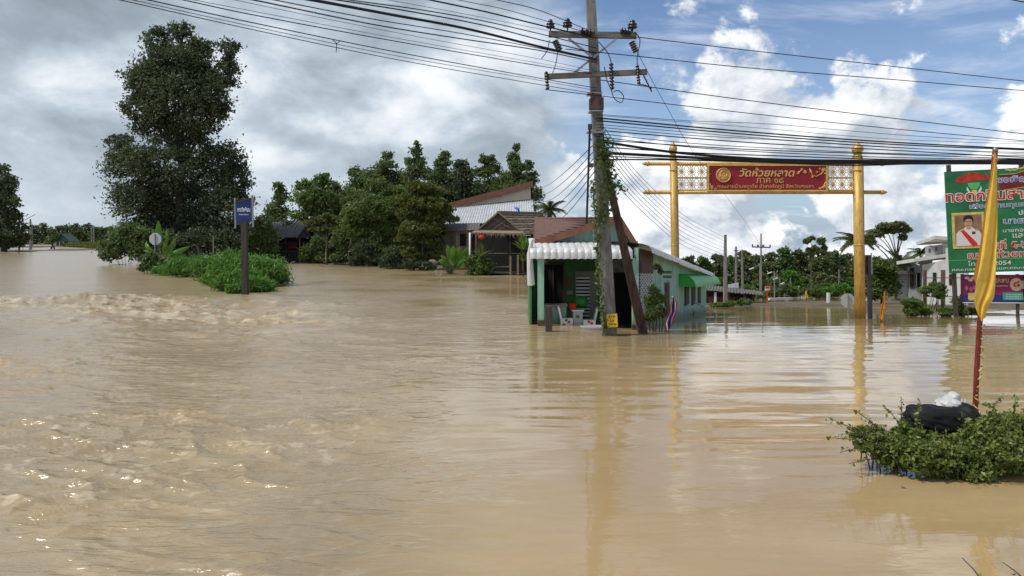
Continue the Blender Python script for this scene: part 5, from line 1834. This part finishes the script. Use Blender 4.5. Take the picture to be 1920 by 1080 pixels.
def thai_flag():
    Y = 18.9
    b = PW(1251, Y, -.3)
    root = thing('striped_flag', b, 'drooping red white and blue striped flag in the water by the gate post', 'flag')
    MB().tube([b, P(1261, 555, Y)], .02, 7).build('pole', WHITE, root)
    mats = (FLAG_R, FLAG_W, FLAG_B, FLAG_W, FLAG_R)
    edges = [0, .17, .33, .67, .83, 1.0]
    keys = [(1259, 1265, 557), (1257, 1271, 568), (1256, 1268, 580), (1250, 1270, 590), (1247, 1262, 604), (1248, 1258, 618)]
    rows = interp_rows(keys, 16)
    for k in range(5):
        g = []
        for i, (l, r, y) in enumerate(rows):
            row = []
            for j in range(5):
                s_ = edges[k] + (edges[k + 1] - edges[k]) * j / 4
                row.append(P(l + (r - l) * s_ + 1.2 * math.sin(i * .9 + s_ * 3), y + 9 * (.5 - s_) * (i / 16), Y - .08 - .07 * math.sin(s_ * 9 + i * .35)))
            g.append(row)
        MB().sheet(g, True).build('stripe', mats[k], root)


thai_flag()

# ---- far side of the lane
palm('coconut palm rising behind the brown roof of the green house', 1031, 394, 40, 34, 'coconut palms', 151)
palm('coconut palm behind the right gate post', 1604, 452, 80, 40, 'coconut palms', 152, nf=17)
palm('low coconut palm left of the pale villa', 1690, 492, 66, 36, 'coconut palms', 153, nf=17)
palm('coconut palm peeping over the villa roof', 1726, 474, 74, 26, 'coconut palms', 154)
tree('rain_tree', 'umbrella shaped rain tree above the palms at right', 'tree', 85, 1682,
     [(1640, 438, 15, 9), (1660, 424, 18, 7), (1682, 420, 18, 6), (1698, 430, 12, 8), (1632, 452, 12, 8), (1650, 436, 14, 8), (1672, 432, 20, 7), (1694, 444, 8, 7), (1622, 446, 8, 6)], 3000, .4, L_FAR, 155, r0=.3, bark=BARK_D, shell=.6)
tree('garden_tree', 'dense green tree between the gate and the pale villa', 'tree', 52, 1655,
     [(1650, 500, 22, 16), (1668, 510, 16, 18), (1640, 525, 18, 20), (1660, 535, 26, 22), (1640, 550, 20, 14)], 7000, .26, L_MID, 156, r0=.14)
tree('thin_tree', 'sparse tall tree with bare limbs above the lane woods', 'tree', 104, 1522,
     [(1512, 452, 8, 6), (1522, 447, 8, 5), (1540, 452, 9, 8), (1528, 466, 10, 6), (1516, 470, 8, 6), (1545, 464, 6, 5)], 900, .5, L_FAR, 157, r0=.16, bark=BARK)
woods = [(1236, 497), (1262, 492), (1290, 488), (1318, 489), (1345, 484), (1372, 487), (1396, 478), (1420, 484), (1446, 480), (1470, 472), (1494, 476), (1516, 478), (1540, 474), (1564, 478), (1590, 482), (1616, 486), (1644, 488), (1672, 492), (1702, 492), (1734, 492)]
side_words = ['behind the house eave', 'left of the far lane poles', 'between the far lane poles', 'behind the crossarm pole', 'under the tall sparse tree', 'behind the right gate post', 'behind the garden tree']
for i, (px, ty) in enumerate(woods):
    m_ = (L_FAR, L_DEEP, L_FAR, L_MID)[i % 4]
    h = 555 - ty
    ty -= 9
    tree('woodland_tree', 'taller rear tree of the far wood, %s counting right from the green house' % ORD[i], 'tree', 116 + (i % 3) * 4, px,
         [(px, ty + 9, 14, 9), (px + 6, ty + 22, 19, 12), (px - 6, ty + 34, 20, 14), (px, ty + 52, 24, 14)], 2600, .55, m_, 160 + i, r0=.2, group='rear trees of the wood beyond the lane')
front_w = [(1345, 520), (1390, 515), (1425, 512), (1455, 518), (1482, 508), (1508, 520), (1536, 510), (1562, 516), (1588, 520), (1700, 520)]
for i, (px, ty) in enumerate(front_w):
    m_ = (L_MID, L_FAR, L_OLIVE, L_MID, L_GREEN)[i % 5]
    tree('woodland_tree', 'lower front tree of the far wood, %s counting right from the dark shed' % ORD[i], 'tree', 100 + (i % 3) * 3, px,
         [(px, ty + 8, 16, 9), (px + 5, ty + 20, 20, 11), (px - 7, ty + 32, 22, 10)], 2200, .45, m_, 190 + i, r0=.14, group='front trees of the wood beyond the lane')
for i, (px, Y, py, lab) in enumerate(((1545, 88, 548, 'low hedge at the water edge below the wood'), (1575, 86, 546, 'light green hedge left of the octagonal sign'), (1400, 80, 552, 'low bushes below the crossarm pole'), (1470, 92, 549, 'bushes where the lane enters the wood'))):
    shrub('lane_hedge', lab, 'bush', Y, px, [(px - 18, py, 18, 10), (px + 4, py - 6, 20, 12), (px + 22, py, 16, 9)], 1800, .4, (L_MID, L_GREEN, L_MID, L_DEEP)[i], 210 + i, group='hedges along the lane')
plain_pole(1360, 440, 50, 'nearest concrete lane pole right of the green house', .26)
plain_pole(1380, 462, 60, 'lane pole with clustered brackets behind the nearest one', .2, arm=[(1377, 470, 1384, 470, .1), (1377, 478, 1384, 478, .1), (1378, 486, 1383, 486, .1)])
plain_pole(1393, 469, 66, 'slim pale pole third in the row along the lane', .2, lean=-2)
plain_pole(1427, 438, 90, 'far pole with a wide dark crossarm against the clouds', .22, arm=[(1411, 463, 1444, 464, .16), (1411, 458, 1411, 463, .14), (1444, 459, 1444, 464, .14), (1431, 459, 1431, 463, .2), (1421, 459, 1421, 463, .2)])
plain_pole(1482, 520, 95, 'slim white marker pole in the flooded lane', .16)
plain_pole(1573, 505, 90, 'dim slim pole against the wood right of the lane', .16)
solo('white_post', MB().beam(PW(1553, 55, -.4), P(1553, 549, 55), .2, .2), WHITE, 'short white post standing in the water left of the octagonal sign', 'post')
for i, (x0, y0, x1, y1, Y) in enumerate(((1405, 505, 1424, 495, 85), (1439, 513, 1451, 509, 90), (1450, 524, 1461, 521, 95), (1462, 533, 1470, 530, 98))):
    sp = thing('street_lamp', PW(x1 + 1, Y, -.3), '%s pale street lamp arm along the lane' % ('nearest', 'second', 'third', 'farthest')[i], 'lamp', 'street lamps along the lane')
    MB().beam(PW(x1 + 1, Y, -.3), P(x1 + 1, y1 + 2, Y), .12).build('post', STEEL, sp)
    MB().beam(P(x1 + 1, y1, Y), P(x0 + 6, y0 - 2, Y), .07).build('arm', STEEL, sp)
    MB().beam(P(x0 + 8, y0 - 3, Y), P(x0, y0, Y), .2, .1).build('lamp_head', WHITE, sp)
rs = thing('red_sign', PW(1439, 70, -.3), 'small red and white sign in the lane by the shed', 'sign')
MB().beam(PW(1439, 70, -.3), P(1439, 538, 70), .1).build('post', RED_B, rs)
MB().slab([P(1434.5, 545, 69.9), P(1443.5, 545, 69.9), P(1443.5, 537, 69.9), P(1434.5, 537, 69.9)], .05, (0, 1, 0)).build('panel', FLAG_W, rs)
MB().slab([P(1435, 541, 69.8), P(1443, 541, 69.8), P(1443, 537.5, 69.8), P(1435, 537.5, 69.8)], .04, (0, 1, 0)).build('panel_band', RED_B, rs)
solo('floating_barrier', MB().beam(PW(1441, 84, .03), PW(1508, 96, .05), .25, .16), WHITE, 'long pale barrier line at the far edge of the flooded lane', 'barrier')


def lane_shed():
    Y = 56
    root = thing('lane_shed', PW(1365, Y, -.3), 'long low dark shed beside the lane behind the green house', 'shed')
    corrugated(P(1322, 533, Y + 3), P(1425, 546, Y + 3), P(1432, 553, Y - 1), P(1318, 543, Y - 1), 20, .04).build('roof', ROOF_G, root)
    MB().slab([P(1322, 545, Y), P(1415, 553, Y), P(1415, 582, Y), P(1322, 582, Y)], .1, (0, 1, 0)).build('back_wall', DARKW, root)
    MB().slab([P(1330, 556, Y - .6), P(1378, 558, Y - .6), P(1378, 582, Y - .6), P(1330, 582, Y - .6)], .06, (0, 1, 0)).build('red_wall', mat('faded_red', (.16, .05, .045), .9, var=.3), root)
    for px in (1341, 1366, 1396, 1412):
        MB().beam(PW(px, Y - .8, -.3), P(px, 548 + (px - 1341) * .06, Y - .8), .16).build('post', WHITE if px < 1350 else WOOD_D, root)
    MB().slab([P(1366, 539, Y + 1), P(1385, 540, Y + 1), P(1385, 530, Y + 1), P(1366, 534, Y + 1)], .1, (0, 1, 0)).build('gable', WALL_W, root)


lane_shed()
shrub('shed_weeds', 'green weeds in front of the dark shed', 'bush', 48, 1350, [(1345, 572, 18, 7), (1370, 570, 14, 7), (1395, 566, 16, 8)], 1500, .2, L_MID, 220)


# ---- pale villa
def villa():
    Y = 50
    root = thing('pale_villa', PW(1740, Y, -.3), 'pale unfinished villa with mono-pitch roofs left of the billboard', 'house')
    wa = WallPlane(P(1729, 500, Y), P(1800, 500, Y - 1.5))
    wa.poly([(1729, 590), (1782, 590), (1782, 484), (1729, 497)], .2, -.2).build('front_wall', WALL_W, root)
    wa.poly([(1774, 590), (1815, 590), (1815, 465), (1774, 465)], .5, -.3).build('pillar_wall', WALL_W, root)
    wb = WallPlane(P(1700, 500, Y + 1.5), P(1732, 500, Y + 1.2))
    wb.poly([(1704, 590), (1731, 590), (1731, 496), (1704, 502)], .2, -.2).build('recess_wall', WALL_G, root)
    wb.rect(1706, 502, 1714, 540, .05, 0).build('dark_recess', DARKW, root)
    win = wb.rect(1716, 512, 1725, 538, .05, 0).build('window', DARK_IN, root)
    wb.rect(1717, 513, 1718.3, 537, .02, .052).build('window_frame', WHITE, win)
    wc = WallPlane(P(1680, 500, Y + 2.2), P(1706, 500, Y + 1.9))
    wc.rect(1682, 513, 1706, 560, .2, -.2).build('side_wall', WALL_W, root)
    for (px0, px1, py0, py1) in ((1683, 1705, 524, 524.8), (1683, 1705, 536, 536.8)):
        wc.rect(px0, py0, px1, py1, .01, .002).build('groove', WALL_G, root)
    wc.rect(1678, 508, 1707, 513, 1.2, -.2).build('roof_slab', mat('roof_dark', (.09, .085, .08), .8), root)
    w1 = wa.rect(1749, 511, 1756, 535, .03, 0).build('window', DARK_IN, root)
    w2 = wa.rect(1780.5, 514, 1788, 534, .03, .21).build('window', DARK_IN, root)
    # upper storey
    wu = WallPlane(P(1735, 480, Y + 1), P(1790, 480, Y + .2))
    wu.poly([(1735, 492), (1768, 485), (1768, 458), (1735, 462)], .2, -.2).build('upper_wall', WALL_G, root)
    wu.poly([(1768, 490), (1790, 490), (1790, 456), (1768, 457)], .25, -.2).build('upper_wall', WALL_W, root)
    for x in (1741, 1753.5):
        wu.rect(x, 466 - (x - 1741) * .2, x + 4, 473 - (x - 1741) * .2, .03, .002).build('window', mat('small_window', (.10, .08, .06), .4), root)
    for q in ([P(1753, 448, Y - .8), P(1800, 452, Y - 1.0), P(1803, 455, Y + 3.5), P(1718, 460, Y + 3.2)],
              [P(1714, 491, Y - .3), P(1774, 482, Y - .8), P(1776, 486, Y + 1.2), P(1681, 496, Y + 1.6)]):
        MB().slab(q, .24, (0, 0, 1)).build('roof_slab', WALL_W, root)


villa()
sc = thing('steel_uprights', PW(1752, 44, -.3), 'thin rusty uprights and wire fence before the villa', 'fence')
for px in (1732, 1736, 1766, 1770.5):
    MB().beam(PW(px, 44, -.3), P(px, 506, 44), .09).build('upright', mat('rusty_steel', (.15, .10, .08), .8), sc)
for py in (521, 556):
    MB().beam(P(1732, py, 44), P(1800, py, 44), .05).build('wire_rail', MATS['rusty_steel'], sc)
for i, (px, Y, bl, m_, n, lab) in enumerate((
        (1740, 40, [(1735, 545, 14, 10), (1750, 540, 14, 12), (1762, 548, 12, 12)], L_MID, 2200, 'bushy shrub under the villa window'),
        (1762, 38, [(1764, 540, 10, 10), (1758, 552, 10, 10)], L_DEEP, 1200, 'dark round shrub beside the villa uprights'),
        (1715, 31, [(1705, 568, 16, 10), (1722, 575, 20, 14), (1708, 584, 16, 10), (1735, 582, 14, 10)], L_MID, 3000, 'low weeds on the bank at the water edge before the villa'),
        (1790, 30.5, [(1772, 585, 18, 8), (1800, 583, 16, 10), (1822, 584, 12, 9)], L_MID, 2600, 'low weeds on the bank below the billboard'),
        (1800, 33, [(1795, 565, 10, 10), (1808, 560, 8, 10)], L_OLIVE, 500, 'thin dry weeds at the corner of the billboard'))):
    shrub('bank_weeds', lab, 'bush', Y, px, bl, n, .16, m_, 230 + i, group='weeds on the right bank')


# ---- billboard
def billboard():
    Y = 30.0
    s = Y / FPX
    o = P(1780, 513, Y)
    root = thing('billboard', o, 'green event billboard with a framed portrait at the right edge', 'billboard', rot=(0, math.radians(-2.6), math.radians(-9)))
    X = lambda px: (px - 1780) * s
    Z = lambda py: (513 - py) * s + 0.0

    def rect(x0, y0, x1, y1, y, th, m_, nm, par):
        return MB().box(((X(x0) + X(x1)) / 2, y, (Z(y0) + Z(y1)) / 2), (abs(X(x1) - X(x0)), th, abs(Z(y1) - Z(y0)))).build(nm, m_, par, local=True)

    def poly(pts, y, m_, nm, par, th=.006):
        return MB().slab([Vector((X(a), y, Z(b))) for a, b in pts], th, (0, -1, 0)).build(nm, m_, par, local=True)

    def disc(cx, cy, rx, ry, y, m_, nm, par):
        return poly([(cx + rx * math.cos(2 * math.pi * k / 20), cy + ry * math.sin(2 * math.pi * k / 20)) for k in range(20)][::-1], y, m_, nm, par)

    def tx(body, x0, y0, x1, y1, m_, y=-.05, off=.02, out=None, shear=0):
        if out is not None:
            k = (y1 - y0) * .06
            text(panel, 'letter_outline', body, (X(x0) + X(x1)) / 2, (Z(y0) + Z(y1)) / 2, X(x1) - X(x0) + 2 * k * s, Z(y0) - Z(y1) + 2 * k * s, out, y + .004, offset=off + .035, shear=shear)
        text(panel, 'lettering', body, (X(x0) + X(x1)) / 2, (Z(y0) + Z(y1)) / 2, X(x1) - X(x0), Z(y0) - Z(y1), m_, y, offset=off, shear=shear)

    panel = rect(1780, 322, 2010, 513, 0, .06, BB_GREEN, 'panel', root)
    rect(1780, 488, 2010, 489.3, -.034, .008, PRINT_LG, 'dividing_line', panel)
    # folded red robe on its stand
    poly([(1797, 341), (1800, 335), (1813, 329), (1826, 326), (1840, 328), (1852, 332), (1858, 336), (1852, 341), (1838, 341), (1820, 343), (1803, 345)][::-1], -.034, mat('robe_red', (.40, .03, .02), .6, var=.4, scale=4), 'printed_robe', panel)
    poly([(1818, 345), (1840, 345), (1838, 352), (1834, 358), (1824, 358), (1820, 352)][::-1], -.034, PRINT_LG, 'printed_stand', panel)
    for a in (-1, 1):
        poly([(1829 + a * 12, 352), (1829 + a * 13, 358), (1829 + a * 8, 366), (1829 + a * 6, 364)][::(1 if a < 0 else -1)], -.034, FLAG_W, 'printed_garland', panel)
    poly([(1825, 359), (1833, 359), (1835, 368), (1823, 368)][::-1], -.034, PRINT_GD, 'printed_base', panel)
    # maroon ribbon
    rb = poly([(1872, 334), (1900, 334), (1925, 326), (1960, 318), (2010, 316), (2010, 348), (1960, 352), (1925, 356), (1872, 362)][::-1], -.034, BB_MAROON, 'ribbon', panel)
    for pts in ([(1872, 333), (1900, 333), (1925, 325), (1960, 317), (2010, 315)], [(1872, 363), (1925, 357), (1960, 353), (2010, 349)]):
        MB().tube([Vector((X(a), -.044, Z(b))) for a, b in pts], .012, 5).build('ribbon_edge', PRINT_GD, rb, local=True)
    rngb = np.random.default_rng(5)
    for k in range(34):
        a = 1885 + 3.4 * k
        disc(a, 329 - max(0, a - 1900) * .20 - 4 + rngb.normal(), 2.2, 1.6, -.034, PRINT_GD, 'printed_blossom', panel)
        disc(a + 5, 368 - max(0, a - 1900) * .10 + rngb.normal(), 2.2, 1.6, -.034, PRINT_GD, 'printed_blossom', panel)
    tx('ขอเชิญร่วม', 1870, 335, 1948, 350, PRINT_BL, -.046, .01, WHITE)
    tx('ทอดกฐินสามัคคี', 1779, 358, 1965, 384, RED_B, -.05, .015, WHITE)
    tx('เพื่อสมทบทุนสร้างพระ', 1820, 384, 1965, 396, PRINT_BL, -.05, .01, WHITE)
    tx('ประธาน', 1902, 400, 1942, 409, WHITE)
    tx('นายสุพิศ', 1876, 414, 1955, 428, PRINT_BL, -.05, .012, WHITE)
    tx('นายกองค์การบริหาร', 1874, 433, 1975, 440, WHITE, off=.0)
    tx('และคณะ', 1890, 443, 1945, 451, WHITE, off=.0)
    tx('วันที่ ๕-๖ พ.ย.', 1845, 453, 1955, 470, RED_B, -.05, .01, WHITE)
    tx('ณ วัดห้วยหลาด', 1812, 472, 1945, 486, RED_B, -.05, .01, WHITE)
    tx('โทร 08-2054', 1812, 491, 1885, 500, WHITE, off=.0)
    tx('ติดต่อ', 1912, 490, 1945, 499, WHITE, off=.0)
    tx('คณะกรรมการวัดและคณะศิษยานุศิษย์ทุกท่าน', 1784, 503, 1995, 510, WHITE, off=.0)
    # framed portrait
    fr = rect(1788, 400, 1843, 467, -.04, .02, PRINT_GD, 'portrait_frame', panel)
    rect(1792.5, 404.5, 1838.5, 462.5, -.053, .008, PRINT_BR, 'portrait_backdrop', fr)
    y = -.058
    coat = poly([(1793.5, 462), (1794.5, 440), (1798, 434), (1808, 430), (1812, 426), (1820, 426), (1824, 430), (1833, 434), (1836.5, 440), (1837.5, 462)][::-1], y, FLAG_W, 'printed_uniform', fr)
    poly([(1801, 433), (1806, 430.5), (1830, 459), (1829, 462), (1820, 462)][::-1], y - .006, RED_B, 'printed_sash', fr)
    poly([(1797, 436), (1799, 433), (1807, 430.5), (1806, 433)][::-1], y - .007, PRINT_GD, 'printed_epaulette', fr)
    poly([(1825, 430.5), (1833, 433), (1835, 436), (1827, 434)][::-1], y - .007, PRINT_GD, 'printed_epaulette', fr)
    rect(1821, 436, 1827, 441, y - .006, .006, BROWN, 'printed_medals', fr)
    poly([(1812, 430), (1811, 424), (1821, 424), (1820, 430), (1816, 432)], y - .006, SKIN, 'printed_neck', fr)
    disc(1815.5, 418.5, 7.2, 9.6, y - .008, SKIN, 'printed_face', fr)
    poly([(1808, 419), (1807, 411), (1810, 406.5), (1816, 405), (1822, 407), (1824, 412), (1823, 419), (1821.5, 413.5), (1815, 411.5), (1810, 414)][::-1], y - .016, BLACK, 'printed_hair', fr)
    for a in (1812.4, 1818.8):
        disc(a, 417.5, 1.1, .7, y - .016, BLACK, 'printed_eye', fr)
    rect(1809, 416.9, 1822.5, 417.4, y - .018, .003, BLACK, 'printed_glasses', fr)
    poly([(1815.6, 418), (1814.3, 421.6), (1817, 421.6)], y - .016, mat('print_skin_shade', (.36, .19, .12), .6), 'printed_nose', fr)
    rect(1812.8, 424, 1818.4, 424.8, y - .016, .004, BROWN, 'printed_mouth', fr)
    # posts
    for px in (1790, 1914, 2000):
        MB().beam(Vector((X(px), .12, -2.2)), Vector((X(px), .12, Z(309))), .14).build('post', WOOD_D, root, local=True)
    return root, X, Z


bb, BX, BZ = billboard()


def banner():
    Y = 30.2
    s = Y / FPX
    o = P(1803, 569, Y)
    root = thing('event_banner', o, 'magenta and navy printed banner hung below the billboard', 'banner', rot=(0, math.radians(-.4), math.radians(-9)))
    X = lambda px: (px - 1803) * s
    Z = lambda py: (569 - py) * s

    def rect(x0, y0, x1, y1, y, th, m_, nm, par):
        return MB().box(((X(x0) + X(x1)) / 2, y, (Z(y0) + Z(y1)) / 2), (abs(X(x1) - X(x0)), th, abs(Z(y1) - Z(y0)))).build(nm, m_, par, local=True)

    def disc(cx, cy, rx, ry, y, m_, nm, par):
        return MB().slab([Vector((X(cx + rx * math.cos(-2 * math.pi * k / 20)), y, Z(cy + ry * math.sin(-2 * math.pi * k / 20)))) for k in range(20)], .006, (0, -1, 0)).build(nm, m_, par, local=True)
    p = rect(1803, 515, 2010, 569, 0, .03, BB_PURP, 'panel', root)
    rect(1803, 552, 2010, 567, -.018, .006, BB_NAVY, 'lower_band', p)
    rect(1804, 566.5, 2010, 568, -.024, .004, WHITE, 'edge_line', p)
    rect(1814, 549, 1828, 563, -.024, .006, PRINT_GD, 'printed_card', p)
    rect(1873, 548, 1912, 562, -.024, .006, PRINT_TEAL, 'printed_card', p)
    for k in range(3):
        text(p, 'lettering', 'กิจกรรม', X(1892), Z(551.5 + k * 3.8), X(1906) - X(1878), 2.4 * s, WHITE, -.029, offset=0)
    disc(1896, 533, 11, 12, -.022, mat('print_cream', (.62, .52, .36), .6), 'printed_disc', p)
    text(p, 'lettering', '๘', X(1896), Z(532), 11 * s, 11 * s, RED_B, -.03, offset=.04)
    text(p, 'lettering', 'และพบ', X(1871), Z(526), 24 * s, 8 * s, PRINT_GD, -.025, offset=.02)
    text(p, 'lettering', 'ร่วมงาน', X(1870), Z(535), 22 * s, 4 * s, WHITE, -.025, offset=.0)
    for (cx, cy) in ((1812, 521), (1818, 525), (1823, 521)):
        disc(cx, cy, 4, 2.6, -.022, FLAG_W, 'printed_blossom', p)
    for (cx, cy) in ((1811, 540), (1819, 542), (1825, 539)):
        disc(cx, cy, 3, 4.2, -.022, mat('print_pink', (.55, .16, .30), .6), 'printed_lotus', p)
    # printed figure in a white shirt
    MB().slab([Vector((X(a), -.024, Z(b))) for a, b in ((1905, 541), (1922, 541), (1922, 528), (1917, 523), (1910, 523), (1905, 528))], .006, (0, -1, 0)).build('printed_shirt', FLAG_W, p, local=True)
    disc(1913.5, 518.6, 3.2, 4, -.026, SKIN, 'printed_face', p)
    rect(1907, 541, 1921, 556, -.027, .004, BLACK, 'printed_trousers', p)
    for px in (1806, 1900, 2000):
        MB().beam(Vector((X(px), .08, -2.0)), Vector((X(px), .08, Z(514))), .10).build('post', WOOD_D, root, local=True)


banner()

# ---- foreground shrub with rubbish bag
def foreground_bush():
    rng = np.random.default_rng(301)
    Y = 7.15
    X = (1790 - 960) / FPX * Y
    root = thing('flooded_hedge', (X, Y, -.4), 'dense small leaved hedge bush half drowned in the right foreground', 'bush')
    blobs = [(1635, 822, 50, 30), (1680, 838, 55, 42), (1735, 850, 60, 48), (1790, 860, 65, 46), (1850, 845, 65, 58), (1910, 835, 60, 60), (1960, 840, 60, 66), (1865, 800, 46, 30), (1925, 798, 50, 34), (1700, 815, 40, 26), (1830, 890, 60, 22), (1770, 815, 60, 24)]
    stem = MB()
    tw_pts = []
    for i in range(34):
        b = blobs[rng.integers(len(blobs))]
        th = rng.random() * 2 * math.pi
        q = P(b[0] + b[2] * 1.05 * math.cos(th), b[1] - abs(b[3] * 1.1 * math.sin(th)), Y + rng.normal() * .2)
        a = Vector((q.x * .8 + X * .2, Y + .15 + rng.normal() * .15, -.1))
        m = a.lerp(q, .55) + Vector((rng.normal() * .05, rng.normal() * .05, .04))
        stem.tube([a, m, q], [.009, .006, .0025], 4)
    # straggling twigs towards the left and up
    for (x0, y0, x1, y1) in ((1640, 830, 1552, 782), (1650, 835, 1548, 820), (1650, 820, 1570, 815), (1640, 840, 1575, 848), (1660, 860, 1590, 870), (1660, 815, 1600, 768), (1690, 800, 1655, 760), (1690, 800, 1690, 745), (1720, 800, 1725, 752), (1850, 790, 1880, 740), (1900, 780, 1905, 745), (1870, 770, 1838, 758), (1700, 870, 1650, 900), (1760, 900, 1735, 928), (1720, 880, 1718, 912)):
        a = P(x0, y0, Y - .05 + rng.normal() * .08); b = P(x1, y1, Y - .1 + rng.normal() * .1)
        m = a.lerp(b, .5) + Vector((0, 0, .02))
        stem.tube([a, m, b], [.006, .005, .002], 4)
        for k in range(26):
            p = (a.lerp(m, k / 13) if k < 13 else m.lerp(b, (k - 13) / 13)) + Vector(rng.normal(size=3) * .014)
            tw_pts.append(p)
    stem.build('stems', mat('twig_bark', (.10, .075, .05), .85, var=.4, scale=12), root)
    pts = crown_points(blobs, Y, 40000, rng, .9, .26, .45)
    pts = np.concatenate([pts, np.array([tuple(p) for p in tw_pts])])
    pts = pts[pts[:, 2] > .004]
    V, F = leaves(pts, .043, rng, .62)
    fast_mesh('foliage', V - np.array((X, Y, -.4)), F, L_BUSH, root)


foreground_bush()


def lumpy(name, label, cat, c, size, mat_, seed, amp=.12, sub=4, power=2.6, tilt=0.0, shape=None):
    bm = bmesh.new()
    bmesh.ops.create_icosphere(bm, subdivisions=sub, radius=1.0)
    R = Matrix.Rotation(tilt, 3, 'Y')
    for v in bm.verts:
        d = v.co.normalized()
        k = (abs(d.x) ** power + abs(d.y) ** power + abs(d.z) ** power) ** (-1 / power)
        q = d * k
        nse = float(fbm(np.array([d.x * 2.3 + d.z * 1.7 + seed]), np.array([d.y * 2.3 - d.z * 2.1]), seed, 3)[0] - .5)
        rid = 1 - abs(2 * float(vnoise(np.array([d.x * 4 + d.z * 3 + seed]), np.array([d.y * 4 + d.z * 2.0]), seed + 9)[0]) - 1)
        q = q * (1 + amp * 2 * nse + amp * .7 * (rid - .5))
        q = Vector((q.x * size[0], q.y * size[1], q.z * size[2]))
        if shape: q = shape(q)
        v.co = R @ q
    me = bpy.data.meshes.new(name)
    bm.to_mesh(me); bm.free()
    me.polygons.foreach_set('use_smooth', [True] * len(me.polygons))
    o = link(name, me, mat_)
    o.location = c
    if label: tag(o, label, cat)
    return o


kb = thing('black_holdall', P(1758, 812, 7.35), 'black holdall bag dumped on top of the flooded hedge', 'bag')
o_ = lumpy('body', None, None, (0, 0, .13), (.335, .17, .15), BAG_K, 3, .13, 5, 3.6, math.radians(2)); o_.parent = kb
o_ = lumpy('end_pocket', None, None, (.26, -.02, .15), (.13, .17, .16), BAG_K, 6, .16, 4, 2.6, math.radians(-14)); o_.parent = kb
wbag = thing('white_plastic_bag', P(1782, 770, 7.4), 'crumpled white plastic bag lying on the black holdall', 'bag')
o_ = lumpy('body', None, None, (-.02, 0, .06), (.13, .11, .075), BAG_W, 12, .28, 4, 2.2, math.radians(8)); o_.parent = wbag
o_ = lumpy('gathered_top', None, None, (.03, .02, .12), (.075, .07, .065), BAG_W, 15, .34, 4, 2.0, math.radians(-20)); o_.parent = wbag
for dx in (.08, .115):
    MB().sheet([[Vector((dx, -.03, .03)), Vector((dx + .02, -.05, .04)), Vector((dx + .035, -.03, .03))], [Vector((dx + .005, -.04, .09)), Vector((dx + .018, -.06, .10)), Vector((dx + .03, -.04, .09))], [Vector((dx + .008, -.035, .13)), Vector((dx + .018, -.05, .14)), Vector((dx + .026, -.035, .13))]]).build('handle_loop', BAG_W, wbag, local=True)
gbag = lumpy('grey_plastic_bag', 'grey translucent plastic wrapper tucked left of the white bag', 'bag', P(1757, 776, 7.32), (.12, .06, .045), BAG_G, 19, .25, 4, 2.2, math.radians(-12))


def corner_twig(pts, label, seed):
    rng = np.random.default_rng(seed)
    q = [P(x, y, Yv) for x, y, Yv in pts]
    root = thing('bare_twig', q[-1], label, 'twig', 'twigs at the bottom right corner')
    MB().tube(q, [.0035, .0045, .006][:len(q)], 5).build('stem', MATS['twig_bark'], root)
    c = []
    for k in range(22):
        f = rng.random() ** .5
        p = q[1].lerp(q[2], f)
        c.append(tuple(p + Vector(rng.normal(size=3) * .02)))
    V, F = leaves(np.array(c), .035, rng, .6)
    fast_mesh('foliage', V - np.array(q[-1]), F, L_BUSH, root)


corner_twig([(1804, 1046, 4.6), (1826, 1068, 4.55), (1850, 1100, 4.5)], 'left one of two twigs poking in at the bottom right corner', 1)
corner_twig([(1880, 1054, 4.6), (1905, 1072, 4.55), (1930, 1095, 4.5)], 'right one of two twigs poking in at the bottom right corner', 2)
fb = MB()
fb.tube([P(1690, 912, 6.7), P(1712, 922, 6.68), P(1738, 930, 6.6), P(1775, 945, 6.5)], [.006, .008, .007, .003], 5)
fb.tube([P(1725, 926, 6.65), P(1750, 925, 6.6), P(1770, 930, 6.55)], [.005, .004, .002], 5)
solo('drifting_branch', fb, MATS['twig_bark'], 'thin broken branch drifting in front of the flooded hedge', 'branch')
